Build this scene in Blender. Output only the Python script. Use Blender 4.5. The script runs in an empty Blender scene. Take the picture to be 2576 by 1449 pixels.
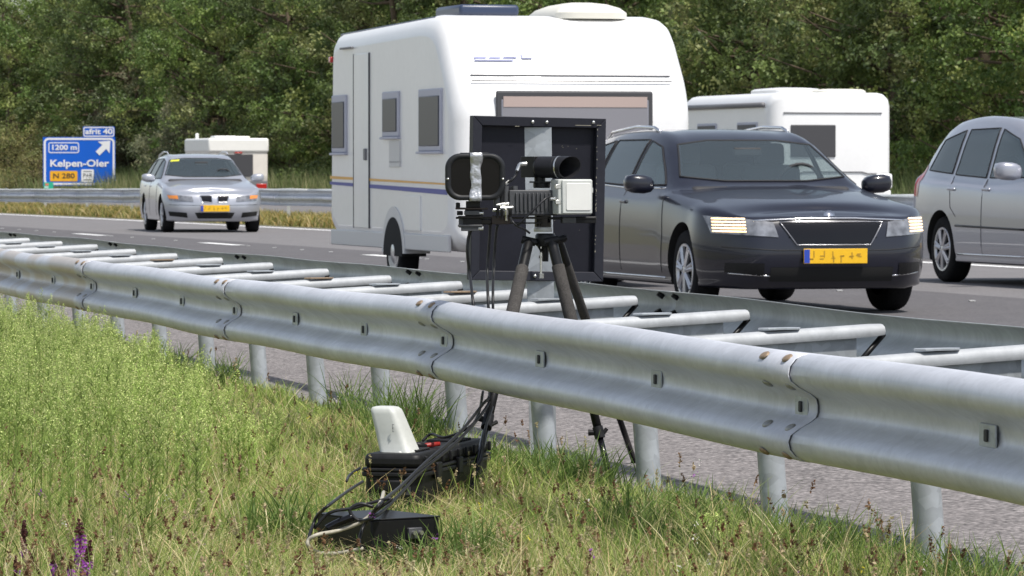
import bpy, bmesh, math, random
import numpy as np
from mathutils import Vector, Matrix
from mathutils.bvhtree import BVHTree
R = math.radians
rnd = random.Random(7)
rng = np.random.default_rng(11)
SC = bpy.context.scene
COL = SC.collection

# ------------------------------------------------------------------ camera
F = 11000.0            # focal length in pixels of a 2576 px wide picture
HC = 1.22              # eye height
PITCH = math.atan(296.5 / F)
cam = bpy.data.cameras.new('camera'); camo = bpy.data.objects.new('camera', cam); COL.objects.link(camo)
cam.sensor_width = 36; cam.lens = 36 * F / 2576
camo.location = (0, 0, HC); camo.rotation_euler = (math.pi / 2 - PITCH, 0, 0)
cam.clip_start = 0.5; cam.clip_end = 3000
cam.dof.use_dof = True; cam.dof.focus_distance = 15.0; cam.dof.aperture_fstop = 25
SC.camera = camo

# ------------------------------------------------------------------ light
SUN_EL = 62; SUN_AZ = 42                     # azimuth to the right of straight behind the camera
sx, sy = math.sin(R(SUN_AZ)), -math.cos(R(SUN_AZ))
w = bpy.data.worlds.new('World'); SC.world = w; w.use_nodes = True
nt = w.node_tree; bg = nt.nodes['Background']
sky = nt.nodes.new('ShaderNodeTexSky'); sky.sky_type = 'NISHITA'; sky.sun_disc = False
sky.sun_elevation = R(SUN_EL); sky.sun_rotation = math.atan2(sx, sy)
sky.dust_density = 1.0; sky.air_density = 1.0
hs0 = nt.nodes.new('ShaderNodeHueSaturation'); hs0.inputs['Saturation'].default_value = .55      # thin high cloud
nt.links.new(sky.outputs[0], hs0.inputs['Color']); nt.links.new(hs0.outputs[0], bg.inputs[0]); bg.inputs[1].default_value = 0.135
sl = bpy.data.lights.new('sun', 'SUN'); slo = bpy.data.objects.new('sun', sl); COL.objects.link(slo)
sl.energy = 4.15; sl.angle = R(3.0); sl.color = (1.0, 0.95, 0.88)
sd = Vector((sx * math.cos(R(SUN_EL)), sy * math.cos(R(SUN_EL)), math.sin(R(SUN_EL))))
slo.rotation_euler = sd.to_track_quat('Z', 'Y').to_euler()
SC.view_settings.view_transform = 'Standard'; SC.view_settings.look = 'None'
SC.view_settings.exposure = 0.28; SC.view_settings.gamma = 1.0

def W(u, v, Y):
    """point seen at pixel (u,v) of the 2576x1449 picture, at distance Y"""
    d = (u - 1288) / F; e = (724.5 - v) / F
    dy = math.cos(PITCH) + e * math.sin(PITCH); dz = -math.sin(PITCH) + e * math.cos(PITCH)
    t = Y / dy
    return Vector((d * t, Y, HC + dz * t))

# ------------------------------------------------------------------ road geometry
TH0 = math.atan(2620 / F); KR = 0.002; SCURVE = 18.5
def rc(s, l):
    """guard rail coordinates: s along, l across"""
    if s <= SCURVE:
        return Vector((-math.sin(TH0) * s + math.cos(TH0) * l, math.cos(TH0) * s + math.sin(TH0) * l, 0))
    th = TH0 + KR * (s - SCURVE)
    x = -math.sin(TH0) * SCURVE + (math.cos(th) - math.cos(TH0)) / KR
    y = math.cos(TH0) * SCURVE + (math.sin(th) - math.sin(TH0)) / KR
    return Vector((x + math.cos(th) * l, y + math.sin(th) * l, 0))
def rcth(s): return TH0 + max(0, s - SCURVE) * KR
def thD(Y): return R(min(14 + 0.04 * max(Y, 0), 21))
_D = {}
def XD(Y):
    """x of the dashed lane line at distance Y"""
    k = round(Y * 2)
    if not _D:
        x = 3.87; _D[75] = x
        for i in range(76, 1400): x -= math.tan(thD(i / 2 - .25)) * .5; _D[i] = x
        x = 3.87
        for i in range(74, -200, -1): x += math.tan(thD(i / 2 + .25)) * .5; _D[i] = x
    a = math.floor(Y * 2); f = Y * 2 - a
    return _D[a] * (1 - f) + _D[a + 1] * f
def rd(Y, l):
    th = thD(Y); return Vector((XD(Y) + l * math.cos(th), Y + l * math.sin(th), 0))
def XR(Y, l):
    """x at distance Y of the line l off the guard rail"""
    s = (Y - l * math.sin(TH0)) / math.cos(TH0)
    for _ in range(4): s += Y - rc(s, l).y
    return rc(s, l).x
def XL(Y, l): return XD(Y) + l / math.cos(thD(Y))
ROADZ = 0.10

# ------------------------------------------------------------------ tags
def tag(o, label=None, cat=None, group=None, kind=None):
    if label: o['label'] = label
    if cat: o['category'] = cat
    if group: o['group'] = group
    if kind: o['kind'] = kind
    return o
def empty(name, loc=(0, 0, 0), rz=0, **k):
    o = bpy.data.objects.new(name, None); COL.objects.link(o)
    o.location = loc; o.rotation_euler = (0, 0, rz); o.empty_display_size = .1
    return tag(o, **k)
def link(name, me, parent=None):
    o = bpy.data.objects.new(name, me); COL.objects.link(o)
    if parent: o.parent = parent
    return o

# ------------------------------------------------------------------ materials
MATS = {}
def mat(name, col, rough=.6, metal=0., spec=.5, noise=None, bump=None, coat=0, attr=None, transl=0, emit=None, trans=0, vor=None):
    """noise=(scale, amount[, detail]) varies the colour; bump=(scale,strength)"""
    if name in MATS: return MATS[name]
    m = bpy.data.materials.new(name); m.use_nodes = True; n = m.node_tree; L = n.links
    b = n.nodes['Principled BSDF']
    b.inputs['Roughness'].default_value = rough; b.inputs['Metallic'].default_value = metal
    b.inputs['Specular IOR Level'].default_value = spec
    b.inputs['Coat Weight'].default_value = coat; b.inputs['Coat Roughness'].default_value = .04
    b.inputs['Transmission Weight'].default_value = trans
    src = None
    def mixmul(a, fac_out, lo, hi):
        r = n.nodes.new('ShaderNodeMapRange'); r.inputs[3].default_value = lo; r.inputs[4].default_value = hi
        r.inputs[1].default_value = .25; r.inputs[2].default_value = .75
        L.new(fac_out, r.inputs[0])
        v = n.nodes.new('ShaderNodeVectorMath'); v.operation = 'SCALE'
        L.new(a, v.inputs[0]); L.new(r.outputs[0], v.inputs['Scale']); return v.outputs[0]
    tc = n.nodes.new('ShaderNodeTexCoord').outputs['Object']
    if attr:
        a = n.nodes.new('ShaderNodeAttribute'); a.attribute_name = attr; src = a.outputs['Color']
    else:
        c = n.nodes.new('ShaderNodeRGB'); c.outputs[0].default_value = (*col, 1); src = c.outputs[0]
    for nz in (noise if isinstance(noise, list) else [noise] if noise else []):
        t = n.nodes.new('ShaderNodeTexNoise'); t.inputs['Scale'].default_value = nz[0]
        t.inputs['Detail'].default_value = nz[2] if len(nz) > 2 else 4
        if len(nz) > 3:
            mp = n.nodes.new('ShaderNodeMapping'); mp.inputs['Scale'].default_value = nz[3]
            L.new(tc, mp.inputs[0]); L.new(mp.outputs[0], t.inputs['Vector'])
        else: L.new(tc, t.inputs['Vector'])
        src = mixmul(src, t.outputs['Fac'], 1 - nz[1], 1 + nz[1])
    if vor:
        t = n.nodes.new('ShaderNodeTexVoronoi'); t.inputs['Scale'].default_value = vor[0]
        t.inputs['Randomness'].default_value = 1
        L.new(tc, t.inputs['Vector'])
        sp = n.nodes.new('ShaderNodeSeparateColor'); L.new(t.outputs['Color'], sp.inputs[0])
        src = mixmul(src, sp.outputs[0], 1 - vor[1], 1 + vor[1])
    L.new(src, b.inputs['Base Color'])
    if bump:
        t = n.nodes.new('ShaderNodeTexNoise'); t.inputs['Scale'].default_value = bump[0]; t.inputs['Detail'].default_value = 5
        L.new(tc, t.inputs['Vector'])
        bn = n.nodes.new('ShaderNodeBump'); bn.inputs['Strength'].default_value = bump[1]; bn.inputs['Distance'].default_value = bump[2] if len(bump) > 2 else .01
        L.new(t.outputs['Fac'], bn.inputs['Height']); L.new(bn.outputs[0], b.inputs['Normal'])
    if emit:
        b.inputs['Emission Color'].default_value = (*emit[0], 1); b.inputs['Emission Strength'].default_value = emit[1]
    if transl:
        tr = n.nodes.new('ShaderNodeBsdfTranslucent'); mx = n.nodes.new('ShaderNodeMixShader'); mx.inputs[0].default_value = transl
        L.new(src, tr.inputs[0]); L.new(b.outputs[0], mx.inputs[1]); L.new(tr.outputs[0], mx.inputs[2])
        L.new(mx.outputs[0], n.nodes['Material Output'].inputs[0])
    MATS[name] = m; return m

GALV = mat('galvanised_steel', (.55, .565, .61), .46, .27, .5, noise=[(1.7, .10, 4), (7, .07, 6, (.5, .5, 2)), (45, .06, 3)], vor=(16, .035), bump=(120, .12, .002))
GALV2 = mat('spangled_zinc', (.36, .385, .41), .45, .3, .5, noise=[(9, .10, 4), (40, .06, 3)], vor=(26, .09), bump=(80, .1, .002))
GALVS = mat('dull_zinc', (.40, .415, .43), .55, .15, .4, noise=[(14, .12, 5), (60, .06, 3)], bump=(90, .15, .002))
GALVB = mat('rough_zinc_inside', (.46, .48, .48), .5, .2, .4, noise=[(4, .16, 5), (30, .1, 4, (1, 1, .25))], bump=(90, .15, .002))
RUST = mat('weathered_bolt', (.30, .22, .15), .6, .4, noise=(90, .25))
BOLTG = mat('zinc_bolt', (.28, .28, .27), .5, .5, noise=(90, .2))
DARKM = mat('black_metal', (.008, .008, .009), .42, .0, .28, noise=(60, .2), bump=(300, .05, .001))
BLKP = mat('black_plastic', (.009, .009, .010), .5, 0, .28, noise=(35, .35), bump=(400, .15, .001))
BLKG = mat('gloss_black', (.006, .006, .008), .15, 0, .3)
RUBBER = mat('rubber', (.012, .012, .013), .6, 0, .25, noise=(50, .25))
GREYP = mat('grey_plastic', (.055, .057, .062), .5, 0, .5, noise=(30, .2), bump=(300, .1, .001))
FOAM = mat('foam_grip', (.060, .056, .053), .9, 0, .15, noise=[(180, .35), (25, .15)], bump=(400, .6, .002))
TAPE = mat('duct_tape', (.46, .47, .49), .33, .6, .5, noise=[(60, .15)], bump=(55, 1.0, .006))
SILVER = mat('bright_metal', (.62, .62, .6), .25, .9, noise=(60, .1))
LGREY = mat('light_grey_plastic', (.50, .515, .49), .5, 0, .5, noise=[(9, .05), (70, .04)], bump=(200, .06, .001))
LPANEL = mat('pale_panel', (.68, .68, .65), .4, 0, .5, noise=(9, .04))
SIGNBK = mat('anthracite_panel', (.012, .0125, .019), .5, 0, .2, noise=[(5, .2), (60, .08)], bump=(250, .05, .001))
SIGNFR = mat('anthracite_frame', (.019, .020, .028), .5, 0, .25, noise=(40, .12))
RED = mat('red_plastic', (.45, .02, .015), .4)
CABLE = mat('black_cable', (.014, .014, .016), .42, 0, .35, noise=(80, .2))
CABLEG = mat('beige_cable', (.40, .37, .30), .5, 0, noise=(80, .15))

# ------------------------------------------------------------------ mesh builder
class MB:
    def __init__(s): s.v = []; s.f = []; s.m = []
    def add(s, vs, fs, mi=0):
        o = len(s.v); s.v += [tuple(v) for v in vs]
        for f in fs: s.f.append(tuple(i + o for i in f)); s.m.append(mi)
        return s
    def box(s, c, size, rot=None, mi=0):
        hx, hy, hz = size[0] / 2, size[1] / 2, size[2] / 2
        vs = [Vector((x, y, z)) for x in (-hx, hx) for y in (-hy, hy) for z in (-hz, hz)]
        if rot is not None: vs = [rot @ v for v in vs]
        c = Vector(c); vs = [v + c for v in vs]
        return s.add(vs, [(0, 1, 3, 2), (4, 6, 7, 5), (0, 4, 5, 1), (2, 3, 7, 6), (0, 2, 6, 4), (1, 5, 7, 3)], mi)
    def ring_sweep(s, rings, cap=True, mi=0, close=True):
        n = len(rings[0]); vs = [p for r in rings for p in r]; fs = []
        for i in range(len(rings) - 1):
            for j in range(n if close else n - 1):
                a = i * n + j; b = i * n + (j + 1) % n
                fs.append((a, b, b + n, a + n))
        if cap: fs += [tuple(range(n))[::-1], tuple(range((len(rings) - 1) * n, len(rings) * n))]
        return s.add(vs, fs, mi)
    def tube(s, pts, r, n=10, cap=True, mi=0):
        pts = [Vector(p) for p in pts]; rs = r if isinstance(r, (list, tuple)) else [r] * len(pts)
        rings = []; up = None
        for i, p in enumerate(pts):
            t = (pts[min(i + 1, len(pts) - 1)] - pts[max(i - 1, 0)]).normalized()
            if up is None:
                up = Vector((0, 0, 1)) if abs(t.z) < .9 else Vector((1, 0, 0))
            a = t.cross(up).normalized(); up = a.cross(t).normalized()
            rings.append([p + rs[i] * (math.cos(q) * a + math.sin(q) * up) for q in [2 * math.pi * k / n for k in range(n)]])
        return s.ring_sweep(rings, cap, mi)
    def lathe(s, prof, c=(0, 0, 0), axis=Vector((0, 0, 1)), n=24, mi=0, cap=False):
        """prof: (radius, height) pairs along axis from c"""
        q = axis.normalized().to_track_quat('Z', 'Y').to_matrix(); c = Vector(c)
        rings = [[c + q @ Vector((r * math.cos(a), r * math.sin(a), h)) for a in [2 * math.pi * k / n for k in range(n)]] for r, h in prof]
        return s.ring_sweep(rings, cap, mi)
    def prism(s, poly, y0, y1, fn=None, mi=0):
        """poly of (x,z) extruded between y0 and y1; fn maps Vector"""
        fn = fn or (lambda v: v); n = len(poly)
        vs = [fn(Vector((x, y0, z))) for x, z in poly] + [fn(Vector((x, y1, z))) for x, z in poly]
        fs = [tuple(range(n)), tuple(range(2 * n - 1, n - 1, -1))] + [(i, i + n, (i + 1) % n + n, (i + 1) % n) for i in range(n)]
        return s.add(vs, fs, mi)
    def grid(s, P, mi=0):
        a = len(P); b = len(P[0])
        return s.add([p for r in P for p in r], [(i * b + j, i * b + j + 1, (i + 1) * b + j + 1, (i + 1) * b + j) for i in range(a - 1) for j in range(b - 1)], mi)
    def build(s, name, mats, parent=None, smooth=False, bevel=0, seg=2, solid=0, auto=None, world=False):
        me = bpy.data.meshes.new(name); me.from_pydata(s.v, [], s.f)
        mats = mats if isinstance(mats, (list, tuple)) else [mats]
        for m in mats: me.materials.append(m)
        me.polygons.foreach_set('material_index', s.m)
        bm = bmesh.new(); bm.from_mesh(me); bmesh.ops.recalc_face_normals(bm, faces=bm.faces); bm.to_mesh(me); bm.free()
        if smooth or auto or bevel: me.shade_smooth()
        if (auto or bevel) : me.set_sharp_from_angle(angle=R(auto or 40))
        o = link(name, me, parent)
        if solid:
            d = o.modifiers.new('s', 'SOLIDIFY'); d.thickness = solid; d.offset = 0
        if bevel:
            d = o.modifiers.new('b', 'BEVEL'); d.width = bevel; d.segments = seg; d.limit_method = 'ANGLE'; d.angle_limit = R(35)
            d.harden_normals = False
        return o
def crom(pts, n):
    """Catmull-Rom through pts, n samples per span"""
    P = [Vector(p) for p in pts]; P = [2 * P[0] - P[1]] + P + [2 * P[-1] - P[-2]]; out = []
    for i in range(1, len(P) - 2):
        for k in range(n):
            t = k / n; a, b, c, d = P[i - 1:i + 3]
            out.append(.5 * ((2 * b) + (c - a) * t + (2 * a - 5 * b + 4 * c - d) * t * t + (3 * b - a - 3 * c + d) * t ** 3))
    return out + [P[-2]]
def rrect(w_, h_, r, n=5):
    pts = []
    for cx, cy, a0 in ((w_ / 2 - r, h_ / 2 - r, 0), (-w_ / 2 + r, h_ / 2 - r, 90), (-w_ / 2 + r, -h_ / 2 + r, 180), (w_ / 2 - r, -h_ / 2 + r, 270)):
        for k in range(n + 1):
            a = R(a0 + 90 * k / n); pts.append((cx + r * math.cos(a), cy + r * math.sin(a)))
    return pts
def textmesh(txt, size, name, m, parent, loc, rot=(math.pi / 2, 0, 0), bold=.0, depth=.003, align='CENTER', sx_=1, space=1):
    c = bpy.data.curves.new(name, 'FONT'); c.body = txt; c.size = size; c.offset = bold; c.extrude = depth; c.align_x = align; c.align_y = 'CENTER'
    c.space_character = space; c.resolution_u = 3
    t = bpy.data.objects.new('t', c); COL.objects.link(t); bpy.context.view_layer.update()
    me = bpy.data.meshes.new_from_object(t.evaluated_get(bpy.context.evaluated_depsgraph_get()))
    bpy.data.objects.remove(t); bpy.data.curves.remove(c)
    me.materials.clear(); me.materials.append(m); me.name = name
    o = link(name, me, parent); o.location = loc; o.rotation_euler = rot; o.scale = (sx_, 1, 1); return o

# ------------------------------------------------------------------ the ground and roads
YS = [-6, -2] + [i * 1.0 for i in range(0, 60)] + [60 + 3 * i for i in range(0, 60)] + [260, 320, 400, 520, 680]
def asphalt(name, c, sc_, sp, bumpv):
    return mat(name, c, .85, 0, .3, noise=[(sc_, sp, 2), (sc_ * .35, sp * .4, 3), (1.2, .06, 3), (3.5, .05, 4, (1, .15, 1))], bump=(sc_, bumpv, .006))
A_SH = asphalt('shoulder_asphalt', (.180, .165, .162), 48, .85, 1.0)
A_SL = asphalt('dark_asphalt', (.105, .100, .104), 45, .30, .5)
A_FL = asphalt('pale_asphalt', (.165, .158, .160), 40, .25, .5)
SOIL = mat('soil', (.17, .16, .075), .95, 0, .2, noise=[(6, .35, 6), (60, .4, 3)], bump=(40, .8, .02))
PAINTW = mat('road_paint', (.78, .78, .77), .6, 0, .3, noise=[(25, .08, 5)])
def strip(name, fa, fb, za, zb, m, ys=YS, nx=1):
    mb = MB()
    P = []
    for y in ys:
        a, b = fa(y), fb(y)
        P.append([Vector((a + (b - a) * k / nx, y, za + (zb - za) * k / nx)) for k in range(nx + 1)])
    return tag(mb.grid(P).build(name, m), kind='structure')
# the ground: one sheet, in the road's cross profile
mb = MB(); P = []
for y in YS:
    xs = [(-450, -.0), (XR(y, -14), 0), (XR(y, 0), 0), (XR(y, 4.05), 0), (XR(y, 4.3), -.012), (XL(y, -4.9), .07), (XL(y, 5.75), .08), (XL(y, 6.1), .12), (XL(y, 8.3), .12), (XL(y, 8.7), .08), (XL(y, 20.9), .08), (XL(y, 21.6), .12), (XL(y, 60), .3), (XL(y, 600), .3)]
    P.append([Vector((x, y, z)) for x, z in xs])
tag(mb.grid(P).build('ground', SOIL), kind='structure')
strip('hard_shoulder', lambda y: XR(y, 4.20), lambda y: XL(y, -4.75), .004, ROADZ - .004, A_SH)
strip('slow_lane', lambda y: XL(y, -4.75), lambda y: XL(y, .75), ROADZ - .004, ROADZ, A_SL)
strip('fast_lane', lambda y: XL(y, .75), lambda y: XL(y, 5.9), ROADZ, ROADZ, A_FL)
strip('far_carriageway', lambda y: XL(y, 8.6), lambda y: XL(y, 21.0), ROADZ, ROADZ, A_FL)
strip('median_edge_line', lambda y: XL(y, 5.2), lambda y: XL(y, 5.42), ROADZ + .004, ROADZ + .004, PAINTW)
strip('shoulder_edge_line', lambda y: XL(y, -4.35), lambda y: XL(y, -4.15), ROADZ + .004, ROADZ + .004, PAINTW)
strip('far_edge_line', lambda y: XL(y, 9.1), lambda y: XL(y, 9.28), ROADZ + .004, ROADZ + .004, PAINTW)
strip('far_lane_line', lambda y: XL(y, 20.3), lambda y: XL(y, 20.48), ROADZ + .004, ROADZ + .004, PAINTW)
mb = MB()
for yd in [19.6, 29.2, 48.1, 57.8, 67.4, 77.0, 86.6, 96.2, 105.8, 115.4, 125, 134.6]:
    c = math.cos(thD(yd)); ln = 2.45 * c
    mb.add([(XL(yd - ln, -.1), yd - ln, ROADZ + .004), (XL(yd - ln, .1), yd - ln, ROADZ + .004), (XL(yd, .1), yd, ROADZ + .004), (XL(yd, -.1), yd, ROADZ + .004)], [(0, 1, 2, 3)])
tag(mb.build('lane_dashes', PAINTW), kind='structure')
mb = MB()
for k in range(60):
    yd = 24.5 + k * 1.6
    if ((yd - 48.1 + 2.4) % 9.62) < 3.2 and not 34 < yd < 42: continue
    for dl in (0,):
        x = XL(yd, dl); mb.box((x, yd, ROADZ + .006), (.05, .14, .008))
tag(mb.build('lane_studs', mat('stud', (.45, .45, .44), .6)), kind='structure')

# ------------------------------------------------------------------ guard rail (near, double sided)
PROF = [(-.022, 0), (-.042, -.003), (-.066, -.014), (-.083, -.034), (-.088, -.058), (-.081, -.078), (-.056, -.096), (-.024, -.113), (-.005, -.128), (0, -.146),
        (0, -.166), (-.005, -.182), (-.024, -.196), (-.056, -.214), (-.081, -.232), (-.088, -.252), (-.083, -.274), (-.066, -.294), (-.042, -.306), (-.022, -.310)]
SP = 1.594; S0 = 12.10
NEARL = 3.755; FARL = 4.62
def wob(s, a): return .0035 * math.sin(s * 1.9 + a) + .003 * math.sin(s * .83 + 2 * a)
def ztop_near(s): return .698 - .028 * min(1, max(0, (s - 17) / 6)) + wob(s, 0)
def ztop_far(s): return .735 - .03 * min(1, max(0, (s - 18) / 8)) + wob(s, 3)
def rail_pt(s, near, j, off=0):
    l, z = PROF[j]
    if near: L_, zt = NEARL + .003 * math.sin(s * 1.3), ztop_near(s); l = L_ + l - off
    else: L_, zt = FARL + .004 * math.sin(s * 1.1), ztop_far(s); l = L_ - l + off
    p = rc(s, l); p.z = zt + z; return p
gr = empty('guard_rail', rc(12, 4.2), label='weathered double sided steel guard rail running diagonally across the grass verge in the foreground', cat='guard rail')
gro = Vector(gr.location)
def gbuild(mb, name, m, parent=gr, **k):
    mb.v = [tuple(Vector(v) - gro) for v in mb.v]; return mb.build(name, m, parent, **k)
STAIN = mat('stained_galvanised_steel', (.55, .565, .61), .46, .27, .5, noise=[(1.7, .10, 4), (7, .07, 6, (.5, .5, 2)), (45, .06, 3)], vor=(16, .035), bump=(120, .12, .002))
def _stain():
    n = STAIN.node_tree; L = n.links; b = n.nodes['Principled BSDF']; src = b.inputs['Base Color'].links[0].from_socket
    t = n.nodes.new('ShaderNodeTexNoise'); t.inputs['Scale'].default_value = 1.1; t.inputs['Detail'].default_value = 2
    tc = n.nodes.new('ShaderNodeTexCoord'); L.new(tc.outputs['Object'], t.inputs['Vector'])
    r = n.nodes.new('ShaderNodeValToRGB'); r.color_ramp.elements[0].position = .5; r.color_ramp.elements[1].position = .56
    r.color_ramp.elements[0].color = (0, 0, 0, 1); r.color_ramp.elements[1].color = (1, 1, 1, 1)
    mx = n.nodes.new('ShaderNodeMixRGB'); mx.inputs[2].default_value = (.40, .33, .25, 1)
    sc_ = n.nodes.new('ShaderNodeMath'); sc_.operation = 'MULTIPLY'; sc_.inputs[1].default_value = .6
    L.new(t.outputs['Fac'], r.inputs[0]); L.new(r.outputs[0], sc_.inputs[0]); L.new(sc_.outputs[0], mx.inputs[0]); L.new(src, mx.inputs[1]); L.new(mx.outputs[0], b.inputs['Base Color'])
_stain()
def bolt(mb, p, nrm, al, r=.017, h=.006):
    mb.lathe([(r, 0), (r * .95, h * .5), (r * .6, h), (0.0005, h * 1.1)], p, nrm, 14)
    mb.v = [tuple(Vector(v) + al * (Vector(v) - p).dot(al) * .7) for v in mb.v]
SLOT = mat('dark_slot', (.03, .03, .032), .7)
for near in (True, False):
    for q in range(-3, 9):
        k0 = 3 * q; sa = S0 + k0 * SP - .14; sb = sa + 3 * SP       # right end sa (towards camera), left end sb
        if sb < 3 or sa > 46: continue
        n = 14; mb = MB(); Pg = []
        # this piece lies on top of its right-hand neighbour's end only at the near end
        for i in range(n + 1):
            t = i / n; s = sa + (sb + .0 - sa) * t
            off = .008 * (1 - min(1, t / .12)) if i else .008
            Pg.append([rail_pt(s, near, j, off) for j in range(len(PROF))])
        # tuck the far end under by running on .16 m with no offset
        Pg2 = [[rail_pt(sb + .16 * t, near, j, -.002) for j in range(len(PROF))] for t in (0.01, 1)]
        mb.grid(Pg + Pg2)
        mm = (STAIN if q >= 3 else GALV) if near else GALVB
        bo = gbuild(mb, 'rail_beam', mm, smooth=True, solid=.004)
        if not near: bo['label'] = 'beam on the road side of the guard rail'
        # joint bolts
        if 5 < sa < 42:
            sgn = -1 if near else 1
            for j, mt, idx in ((2, RUST, 0), (6, BOLTG, 1), (13, BOLTG, 2), (17, RUST, 3)):
                for ds in (.075, .30):
                    s = sa + ds; p = rail_pt(s, near, j, .009); a = rail_pt(s, near, j - 1, 0); b = rail_pt(s, near, j + 1, 0)
                    th = rcth(s); along = Vector((-math.sin(th), math.cos(th), 0)); nr = along.cross(b - a).normalized()
                    out = Vector((math.cos(th), math.sin(th), 0)) * sgn
                    if nr.dot(out) < 0: nr = -nr
                    if near:
                        m2 = MB(); bolt(m2, p, nr, along); gbuild(m2, 'bolt', mt, bo, smooth=True)
                    elif j in (2, 6):
                        m2 = MB(); p = rail_pt(s, near, j, -.004); m2.lathe([(.016, 0), (.016, .018), (.0005, .018)], p, -nr, 6); gbuild(m2, 'nut', DARKM, bo)
# bolt plates, posts and spacers
for k in range(-5, 18):
    s = S0 + k * SP; th = rcth(s); al = Vector((-math.sin(th), math.cos(th), 0)); ac = Vector((math.cos(th), math.sin(th), 0))
    M = Matrix((al, ac, Vector((0, 0, 1)))).transposed()
    zc = ztop_near(s) - .157
    if k < 12:
        c = rc(s, NEARL - .010); c.z = zc
        m2 = MB(); m2.box(c, (.125, .006, .06), M); bp = gbuild(m2, 'bolt_plate', GALV2, bevel=.003)
        m2 = MB(); m2.box(c - ac * .006, (.024, .007, .032), M); gbuild(m2, 'bolt', SLOT, bp, bevel=.004)
    sp_ = s + .2; top = .665 + (ztop_near(s) - .698)
    pb = rc(sp_, 4.20); pt = pb + Vector((-.036, .02, top)); pb = pb + Vector((.02, 0, -.1)); 
    m2 = MB(); m2.lathe([(.045, 0), (.045, 1)], (0, 0, 0), n=20, cap=True)
    m2.v = [tuple(pb.lerp(pt, v[2]) + Vector((v[0], v[1], 0))) for v in m2.v]
    gbuild(m2, 'post', GALV2, auto=40)
    # spacer: round-topped bar from the near beam to the far beam
    a = rc(s, NEARL + .02); b = rc(s + .25, FARL - .03); dr = (b - a).normalized(); sd_ = Vector((-dr.y, dr.x, 0)); L_ = (b - a).length
    sec = [(-.024, -.024), (-.029, -.012), (-.024, .003), (-.013, .011), (0, .0135), (.013, .011), (.024, .003), (.029, -.012), (.024, -.024)]
    m2 = MB(); zt = top + .028 + .012 * 0
    m2.ring_sweep([[a + dr * t + sd_ * x + Vector((0, 0, zt - .034 * (1 - t / L_) + z * 1.15 * sc2)) for x, z in sec] for t, sc2 in ((0, .8), (.04, 1), (L_ - .05, 1), (L_, .85))], cap=True)
    spc = gbuild(m2, 'spacer', GALVS, auto=50)
    m2 = MB(); m2.prism([(0, -.055), (L_ - .12, -.032), (L_ - .12, -.14), (0, -.15)], -.003, .003, lambda v: a + dr * (v.x + .02) + sd_ * v.y + Vector((0, 0, zt + v.z)))
    gbuild(m2, 'web_plate', GALV2, spc, bevel=.001)
    m2 = MB(); m2.tube([b + dr * .012 + Vector((0, 0, zt - .022)), a + dr * (L_ - .115) + Vector((0, 0, zt - .14))], .010, 8); gbuild(m2, 'brace', DARKM, spc, smooth=True)
    q_ = a + dr * (Vector((pt.x, pt.y, 0)) - a).dot(dr); cpos = Vector((q_.x, q_.y, zt + .004))
    m2 = MB(); m2.prism([(-.085, 0), (-.06, -.028), (.06, -.028), (.085, 0), (.06, .028), (.06, .028), (-.06, .028)], 0, 1,
                        lambda v: cpos + dr * v.x + sd_ * v.z + Vector((0, 0, (v.y - .5) * .007)))
    gbuild(m2, 'clamp_plate', [RUST if k in (4, 6, 9) else GALV2], spc, bevel=.001)

# median guard rail (simple double beam seen far off)
mg = empty('guard_rail', rd(70, 6.9), label='pale steel guard rail in the dry grass of the median beyond the traffic', cat='guard rail')
mo = Vector(mg.location)
def mz(Y): return np.interp(Y, [20, 60, 94, 125, 300], [.90, .86, .79, .64, .6])
def mbuild(mb, name, m, parent=mg, **k):
    mb.v = [tuple(Vector(v) - mo) for v in mb.v]; return mb.build(name, m, parent, **k)
MPOSTS = []
yy = 24.0; i = 0
while yy < 170:
    y2 = yy + 4.6
    for side, lo in ((-1, 6.7), (1, 7.35)):
        m2 = MB()
        m2.grid([[rd(y, lo) + Vector((math.cos(thD(y)), math.sin(thD(y)), 0)) * ((PROF[j][0] + .05) * -side * -1 + (.003 * (yk == 0))) + Vector((0, 0, mz(y) + PROF[j][1] + (0.03 if side > 0 else 0) + .008 * math.sin(y * 1.7))) for j in range(len(PROF))]
                 for yk, y in enumerate((yy, yy + 1.5, yy + 3, y2))])
        b_ = mbuild(m2, 'rail_beam', GALV if side < 0 else GALVB, smooth=True, solid=.004)
    for f in range(3):
        y = yy + 1.5 * f + .2; p = rd(y, 6.68); p.z = mz(y) - .155
        m2 = MB(); m2.box(p, (.06, .02, .07)); mbuild(m2, 'bolt_plate', SLOT)
    p = rd(yy + .2, 6.98)
    m2 = MB(); m2.box(p + Vector((0, 0, .37)), (.065, .06, .72)); mbuild(m2, 'post', GALVB)
    m2 = MB(); m2.box(p + Vector((.05, .05, mz(yy) - .05)), (.6, .07, .05)); mbuild(m2, 'spacer', GALV)
    yy = y2
# ------------------------------------------------------------------ vehicles
def glassmat(name, c, clear):
    m = mat(name, c, .03, 0, .8, coat=.6); n = m.node_tree; b = n.nodes['Principled BSDF']
    t = n.nodes.new('ShaderNodeBsdfTransparent'); t.inputs[0].default_value = (.80, .88, .87, 1); x = n.nodes.new('ShaderNodeMixShader'); x.inputs[0].default_value = clear
    n.links.new(b.outputs[0], x.inputs[1]); n.links.new(t.outputs[0], x.inputs[2]); n.links.new(x.outputs[0], n.nodes['Material Output'].inputs[0]); return m
GLASS = glassmat('car_glass', (.10, .13, .15), .62)
GLASSL = glassmat('car_side_glass', (.16, .22, .24), .55)
TYRE = mat('tyre', (.012, .012, .013), .85, 0, .15, noise=(40, .3))
RIM = mat('alloy_rim', (.55, .55, .57), .3, .7, .5)
ARCH = mat('wheel_well', (.008, .008, .008), .9)
CHROME = mat('chrome', (.7, .7, .72), .12, 1)
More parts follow.
